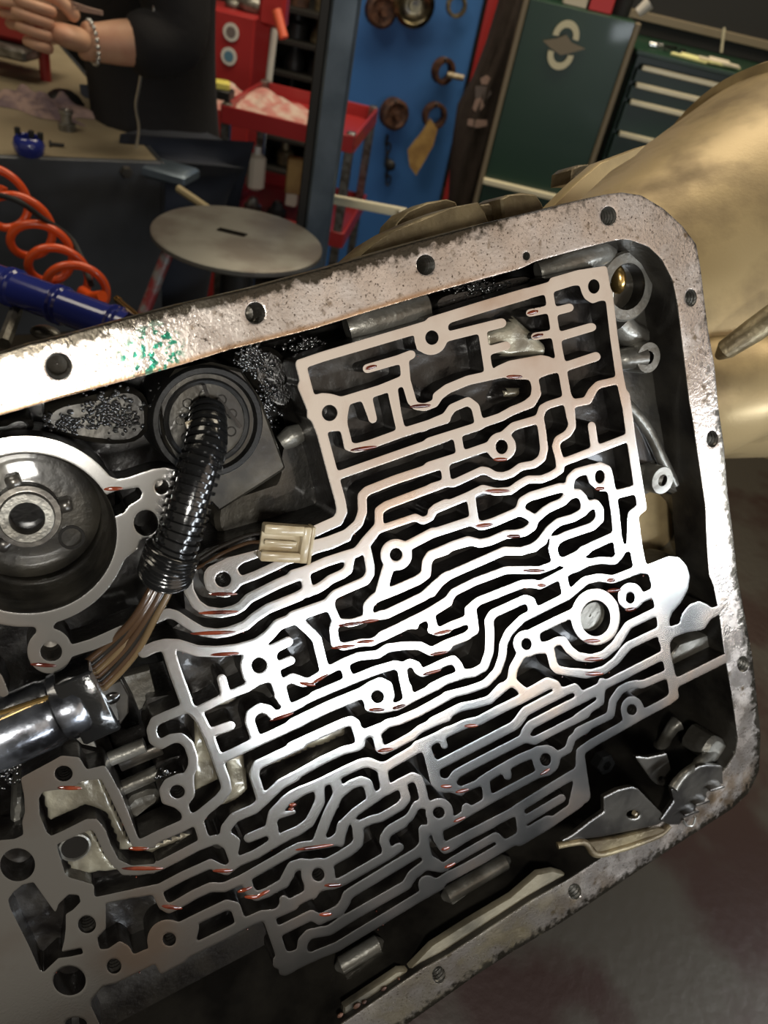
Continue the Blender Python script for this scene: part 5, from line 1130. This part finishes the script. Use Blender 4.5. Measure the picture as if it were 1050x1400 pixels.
for s in (-1, 1):
    mb = MB(); n = 14; q = []
    for k in range(n + 1): a = math.radians(-5 if s > 0 else 175) + math.radians(190) * k / n; q.append((math.cos(a) * .034, math.sin(a) * .036 + s * .020))
    for k in range(n, -1, -1): a = math.radians(-5 if s > 0 else 175) + math.radians(190) * k / n; q.append((math.cos(a) * .019, math.sin(a) * .020 + s * .020))
    mb.prism([ce + np.array([x, 0, z]) for x, z in q], (0, -.003, 0)); mb.build('emblem_arc', 'emblem_cream', gc, label='cream half ring of the emblem')
mb = MB(); mb.prism([ce + np.array([x, -.0035, z]) for x, z in ((-.055, 0), (-.02, .012), (.0, .024), (.02, .010), (.058, .004), (.02, -.014), (.0, -.022), (-.03, -.012))], (0, .003, 0)); mb.build('emblem_band', 'brown_trim', gc)
for k, (a, b, m, h, lab) in enumerate(((788, 4, 'paper', (.035, .03, .05), 'white box standing on the green cabinet'), (818, 8, 'red_label', (.035, .03, .05), 'red box with a pale line on the green cabinet'))):
    c = AT(a, b, Yg + .05); c[2] = zt_ + h[2]; t = thing('small_box', lab, 'box', (c[0], c[1], zt_)); mb = MB(); mb.box(c, X_, Y_, Z_, h, .003); mb.build('carton', m, t); mb = MB(); mb.box(c - Y_ * .031 + Z_ * .01, X_, Y_, Z_, (.02, .001, .004)); mb.build('printed_line', 'paper', t)
t = thing('white_nozzle', 'small white nozzle at the right corner of the green cabinet', 'nozzle', AT(880, 12, Yg)); mb = MB(); mb.tube([AT(872, 18, Yg + .05), AT(888, 4, Yg + .05)], [.012, .016], 12); mb.build('tip', 'white_paint', t)
c = AT(852, 4, Yg + .1); c[2] = zt_ + .02; t = thing('dark_mug', 'dark mug on the green cabinet next to the red box', 'mug', (c[0], c[1], zt_)); mb = MB(); mb.lathe((c[0], c[1], zt_), Z_, [(.001, 0), (.025, 0), (.027, .05), (.022, .05), (.02, .01), (.001, .01)], 20); mb.build('body', 'rubber', t)
# ---- green drawer chest
Yd = 2.45
dc = thing('drawer_chest', 'dark green roller drawer chest with pale handles', 'tool chest', AT(930, 150, Yd) * [1, 1, 0])
pa, pb = AT(862, 72, Yd), AT(1040, 100, Yd); th_ = math.atan2(.0, 1); zt2 = AT(880, 72, Yd)[2]
xa = AT(846, 150, Yd)[0]; xb = xa + .62; dxr = np.array([1, .0, 0])
mb = MB(); mb.box(((xa + xb) / 2, Yd + .25, zt2 / 2 + .06), X_, Y_, Z_, ((xb - xa) / 2, .24, zt2 / 2 - .06), .004); mb.build('chest_body', 'green_enamel', dc)
for k, (y, x) in enumerate(((84, 858), (108, 851), (131, 843), (174, 827), (212, 813), (250, 800))):
    z = AT(x, y, Yd)[2]; zn = AT(*((851, 108), (843, 131), (827, 174), (813, 212), (800, 250), (790, 290))[k], Yd)[2]
    mb = MB(); mb.box(((xa + xb) / 2, Yd - .004, (z + zn) / 2 - .004), X_, Y_, Z_, ((xb - xa) / 2 - .01, .006, (z - zn) / 2 - .004), .002); o = mb.build('drawer', 'green_enamel', dc); mb = MB(); mb.box(((xa + xb) / 2, Yd - .016, z - .004), X_, Y_, Z_, ((xb - xa) / 2 - .02, .008, .0065), .002); mb.build('handle', 'drawer_trim', o)
z = AT(862, 70, Yd)[2]; mb = MB(); mb.box(((xa + xb) / 2, Yd + .23, z + .004), X_, Y_, Z_, ((xb - xa) / 2 + .01, .26, .006), .002); mb.build('chest_top', 'green_enamel', dc); ztop = z + .010
mb = MB(); mb.box(((xa + xb) / 2, Yd + .48, ztop + .12), X_, Y_, Z_, ((xb - xa) / 2, .01, .12), .002); o = mb.build('raised_lid', 'rubber', dc); mb = MB(); mb.box(((xa + xb) / 2, Yd + .465, ztop + .05), X_, Y_, Z_, ((xb - xa) / 2, .008, .012), .002); mb.build('lid_edge', 'brown_trim', o)
for k, (a, b, w, r, m, lab) in enumerate(((945, 72, .05, -.25, 'pale_yellow_paper', 'folded yellow paper at the left of the drawer chest top'), (992, 76, .045, .2, 'pale_yellow_paper', 'yellow paper slip right of the folded paper'), (983, 84, .055, -.12, 'paper', 'white paper strip in front of the yellow slips'))):
    c = AT(a, b, Yd + .03); c[2] = ztop + .004 + .003 * k; t = thing('paper_slip', lab, 'paper', c); mb = MB(); mb.box(c, (math.cos(r), math.sin(r), 0), (-math.sin(r), math.cos(r), 0), Z_, (w, .022, .0025), .0005); mb.build('sheet', m, t); mb = MB(); mb.box(c + Z_ * .004, (math.cos(r), math.sin(r), 0), (-math.sin(r), math.cos(r), .1), Z_, (w * .5, .020, .0015), .0005); mb.build('fold', m, t)
c = AT(910, 62, Yd + .1); c[2] = ztop; t = thing('chrome_bits', 'small pile of chrome sockets on the drawer chest', 'sockets', c)
for k in range(5): mb = MB(); mb.lathe(c + np.array([(k - 2) * .022, (k % 2) * .02, .008]), (1, .3 * k, 0), [(.005, 0), (.008, 0), (.008, .018), (.005, .018)], 10, False, False); mb.build('socket', 'chrome', t)
# dark tire and other things on the back wall above the chests
t = thing('hanging_tire', 'dark round tire hanging on the back wall above the drawer chest', 'tire', AT(960, 10, 3.7)); mb = MB(); mb.lathe(AT(960, 10, 3.7), -Y_, [(.10, -.05), (.17, -.05), (.19, 0), (.17, .05), (.10, .05)], 28, False, False); mb.build('tread', 'rubber', t)
t = thing('wall_sign', 'small rust-edged cream board at the upper right corner', 'sign', AT(1042, 15, 3.2)); mb = MB(); mb.box(AT(1052, 8, 3.2), X_, Y_, Z_, (.05, .008, .09), .002); mb.build('frame', 'rust', t); mb = MB(); mb.box(AT(1055, 4, 3.185), X_, Y_, Z_, (.036, .004, .07), .001); mb.build('board', 'paper', t)
t = thing('thin_rod', 'thin pale rod standing behind the drawer chest', 'rod', AT(988, 55, Yd + .3)); mb = MB(); mb.tube([AT(990, 38, Yd + .3), AT(986, 72, Yd + .3)], .004, 8); mb.build('shaft', 'drawer_trim', t)
# ================================================================== PERSON (dark jacket, working with both hands over the bench)
def skinned(name, chains, m, parent, sub=2, label=None, smooth_rad=True):
    """chains: list of (points, radii, links) ; one mesh grown by a Skin modifier"""
    vs = []; es = []; rs_ = []; roots = []
    for pts, rad, links in chains:
        b = len(vs); vs += [tuple(np.array(p) - np.array(parent_world(parent))) for p in pts]; rs_ += rad; roots.append(b)
        es += [(b + i, b + j) for i, j in links]
    me = bpy.data.meshes.new(name); me.from_pydata(vs, es, []); o = bpy.data.objects.new(name, me); COL.objects.link(o); o.parent = parent
    md = o.modifiers.new('skin', 'SKIN'); md.use_smooth_shade = True
    for i, sv_ in enumerate(me.skin_vertices[0].data):
        r = rs_[i]; sv_.radius = r if isinstance(r, tuple) else (r, r); sv_.use_root = i in roots
    s = o.modifiers.new('sub', 'SUBSURF'); s.levels = sub; s.render_levels = sub
    me.materials.append(MT[m]); return setp(o, label)
def seq(n, s=0): return [(i + s, i + s + 1) for i in range(n - 1)]
fd = np.array([-.8, -.6, 0]); lt = np.array([.6, -.8, 0])
per = thing('person', 'person in a black jacket working with bare hands over the workbench', 'person', (-.62, 1.66, 0))
hip = np.array([-.65, 1.70, .95]); mid = np.array([-.675, 1.69, 1.12]); che = np.array([-.70, 1.66, 1.30]); neck = che + np.array([-.03, -.02, .20]); hb = neck + fd * .03 + Z_ * .09; ht = hb + fd * .01 + Z_ * .10
sl = che + lt * .18 + Z_ * .10; sr = che - lt * .18 + Z_ * .10
el = AT(245, 60, 1.50); wl = AT(121, 58, 1.40); cuffl = AT(170, 62, 1.43); hl = AT(100, 50, 1.38)
er = AT(150, -10, 1.80); wr = AT(62, 8, 1.58); hr = AT(40, 10, 1.54); cuffr = AT(80, 5, 1.62)
legs = []
for s in (1, -1):
    h = hip + lt * s * .09 - Z_ * .04; k = h + fd * .03 - Z_ * .42; an = k - fd * .02 - Z_ * .41; toe = an + fd * .17 - Z_ * .05; legs.append((h, k, an, toe))
P_ = [hip, mid, che, neck, hb, ht, sl, (sl + el) / 2, el, (el + wl) / 2, wl, sr, (sr + er) / 2, er, (er + wr) / 2, wr, legs[0][0], legs[0][1], legs[0][2], legs[0][3], legs[1][0], legs[1][1], legs[1][2], legs[1][3], hl + (wl - hl) * .35]
R_ = [.065, .085, .11, .058, .078, .070, .062, .052, .045, .042, (.030, .026), .062, .052, .045, .040, .028, .045, .040, .034, .030, .045, .040, .034, .030, (.036, .020)]
LK = [(0, 1), (1, 2), (2, 3), (3, 4), (4, 5), (2, 6), (6, 7), (7, 8), (8, 9), (9, 10), (2, 11), (11, 12), (12, 13), (13, 14), (14, 15), (0, 16), (16, 17), (17, 18), (18, 19), (0, 20), (20, 21), (21, 22), (22, 23), (10, 24)]
chains = [(P_, R_, LK)]
def hand(w, h, side, curl):
    """palm from wrist w to knuckles h, four unequal bent fingers and a thumb"""
    d = h - w; d /= np.linalg.norm(d); up = np.array([0, 0, 1.0]); a = up - up.dot(d) * d; a /= np.linalg.norm(a); b = np.cross(d, a) * side
    palm = [w, w + d * .035, w + d * .075]; out = [(palm, [(.028, .022), (.040, .020), (.038, .017)], seq(3))]
    for k, (o_, L_) in enumerate(((.030, .072), (.011, .080), (-.009, .075), (-.028, .060))):
        p0 = w + d * .062 + a * o_ * .9; c = curl + .12 * k; p1 = p0 + d * L_ * .45 + b * .004; dir2 = d * math.cos(c) + b * math.sin(c) * 1.0; p2 = p1 + dir2 * L_ * .38; dir3 = d * math.cos(2 * c) + b * math.sin(2 * c); p3 = p2 + dir3 * L_ * .28
        out.append(([p0, p1, p2, p3], [.0095, .0090, .0082, .0070], seq(4)))
    p0 = w + d * .022 + a * .026; p1 = p0 + d * .028 + a * .020 + b * .010; p2 = p1 + d * .030 + a * .002 + b * .014; out.append(([p0, p1, p2], [.0125, .0105, .0085], seq(3))); return out
chains += hand(wl, wl + (AT(60, 40, 1.33) - wl), 1, .95); chains += hand(wr, wr + (AT(20, 18, 1.45) - wr), 1, .9)
skinned('body', chains, 'skin', per, 2)
# face
hc_ = (hb + ht) / 2
mb = MB()
for s in (1, -1): mb.ell(hc_ + fd * .074 + lt * s * .031 + Z_ * .0, lt, fd, Z_, (.012, .006, .006), 12, 7)
mb.build('eye', 'eye_white', per); mb = MB()
for s in (1, -1): mb.ell(hc_ + fd * .079 + lt * s * .031, lt, fd, Z_, (.005, .003, .005), 10, 6)
mb.build('iris', 'dark_iron', per)
mb = MB(); mb.loft([[hc_ + fd * f_ + lt * w_ + Z_ * z for w_ in (-a, 0, a, 0)] for f_, a, z in ((.080, .004, .0), (.096, .012, -.03), (.080, .014, -.038))]); mb.ell(hc_ + fd * .088 - Z_ * .032, lt, fd, Z_, (.014, .012, .009), 12, 7)
for s in (1, -1): mb.ell(hc_ + lt * s * .080 - Z_ * .008, lt, fd, Z_, (.008, .016, .028), 12, 7)
mb.build('nose_and_ears', 'skin', per); mb = MB(); mb.ell(hc_ + fd * .076 - Z_ * .058, lt, fd, Z_, (.022, .008, .006), 12, 7); mb.build('mouth', 'lips', per)
mb = MB(); mb.ell(hc_ - fd * .014 + Z_ * .035, lt, fd, Z_, (.090, .098, .085), 24, 14); mb.build('hair', 'hair', per)
# clothes
jk = [(hip - Z_ * .16, .155), (mid, .135), (che, .155), (che + Z_ * .13, .12), (neck, .070), (sl, .092), ((sl + el) / 2, .078), (el, .070), ((el + cuffl) / 2, .062), (cuffl, .052), (sr, .092), ((sr + er) / 2, .075), (er, .066), ((er + cuffr) / 2, .058), (cuffr, .048)]
skinned('jacket', [([a for a, b in jk], [b for a, b in jk], [(0, 1), (1, 2), (2, 3), (3, 4), (2, 5), (5, 6), (6, 7), (7, 8), (8, 9), (2, 10), (10, 11), (11, 12), (12, 13), (13, 14)])], 'black_cloth', per, 2, 'black work jacket')
tr = [(hip, .135), (legs[0][0], .115), (legs[0][1], .085), (legs[0][2], .070), (legs[1][0], .115), (legs[1][1], .085), (legs[1][2], .070)]
skinned('trousers', [([a for a, b in tr], [b for a, b in tr], [(0, 1), (1, 2), (2, 3), (0, 4), (4, 5), (5, 6)])], 'blue_denim', per, 2)
for l_ in legs: mb = MB(); p = l_[2]; mb.box(np.array([p[0], p[1], .045]) + fd * .07, fd, lt, Z_, (.14, .05, .045), .02); mb.build('shoe', 'rubber', per)
mb = MB(); mb.tube(smoothpath([AT(212, -5, 1.455), AT(210, 20, 1.455), AT(206, 38, 1.45)], 6), .0028, 8); mb.build('zipper', 'silver', per, label='silver zipper edge'); mb = MB(); mb.tube(smoothpath([AT(194, 96, 1.46), AT(190, 120, 1.462), AT(186, 145, 1.465), AT(190, 175, 1.475), AT(186, 202, 1.48)], 6), .0028, 8); mb.build('zipper', 'silver', per, label='silver zipper edge')
ax = wl - el; ax /= np.linalg.norm(ax); mb = MB(); cW = wl - ax * .006; n = 20; x, y, _ = frame_of(ax)
for k in range(n): t = 2 * math.pi * k / n; mb.ell(cW + x * .034 * math.cos(t) + y * .031 * math.sin(t), x, y, ax, (.0045, .0045, .004), 8, 5)
mb.build('bead_bracelet', 'silver', per, label='pale bead bracelet')
# the part held
hw_ = thing('wire_bundle', 'thin reddish wires held in the hands', 'wires', AT(100, 8, 1.36)); 
for k in range(3): mb = MB(); mb.tube(smoothpath([AT(70, 6 + 3 * k, 1.42), AT(95, 3 + 4 * k, 1.38), AT(118, 10 + 3 * k, 1.36), AT(140, 16 + 2 * k, 1.35)], 6), .0016, 6); mb.build('wire', 'print_pink', hw_)
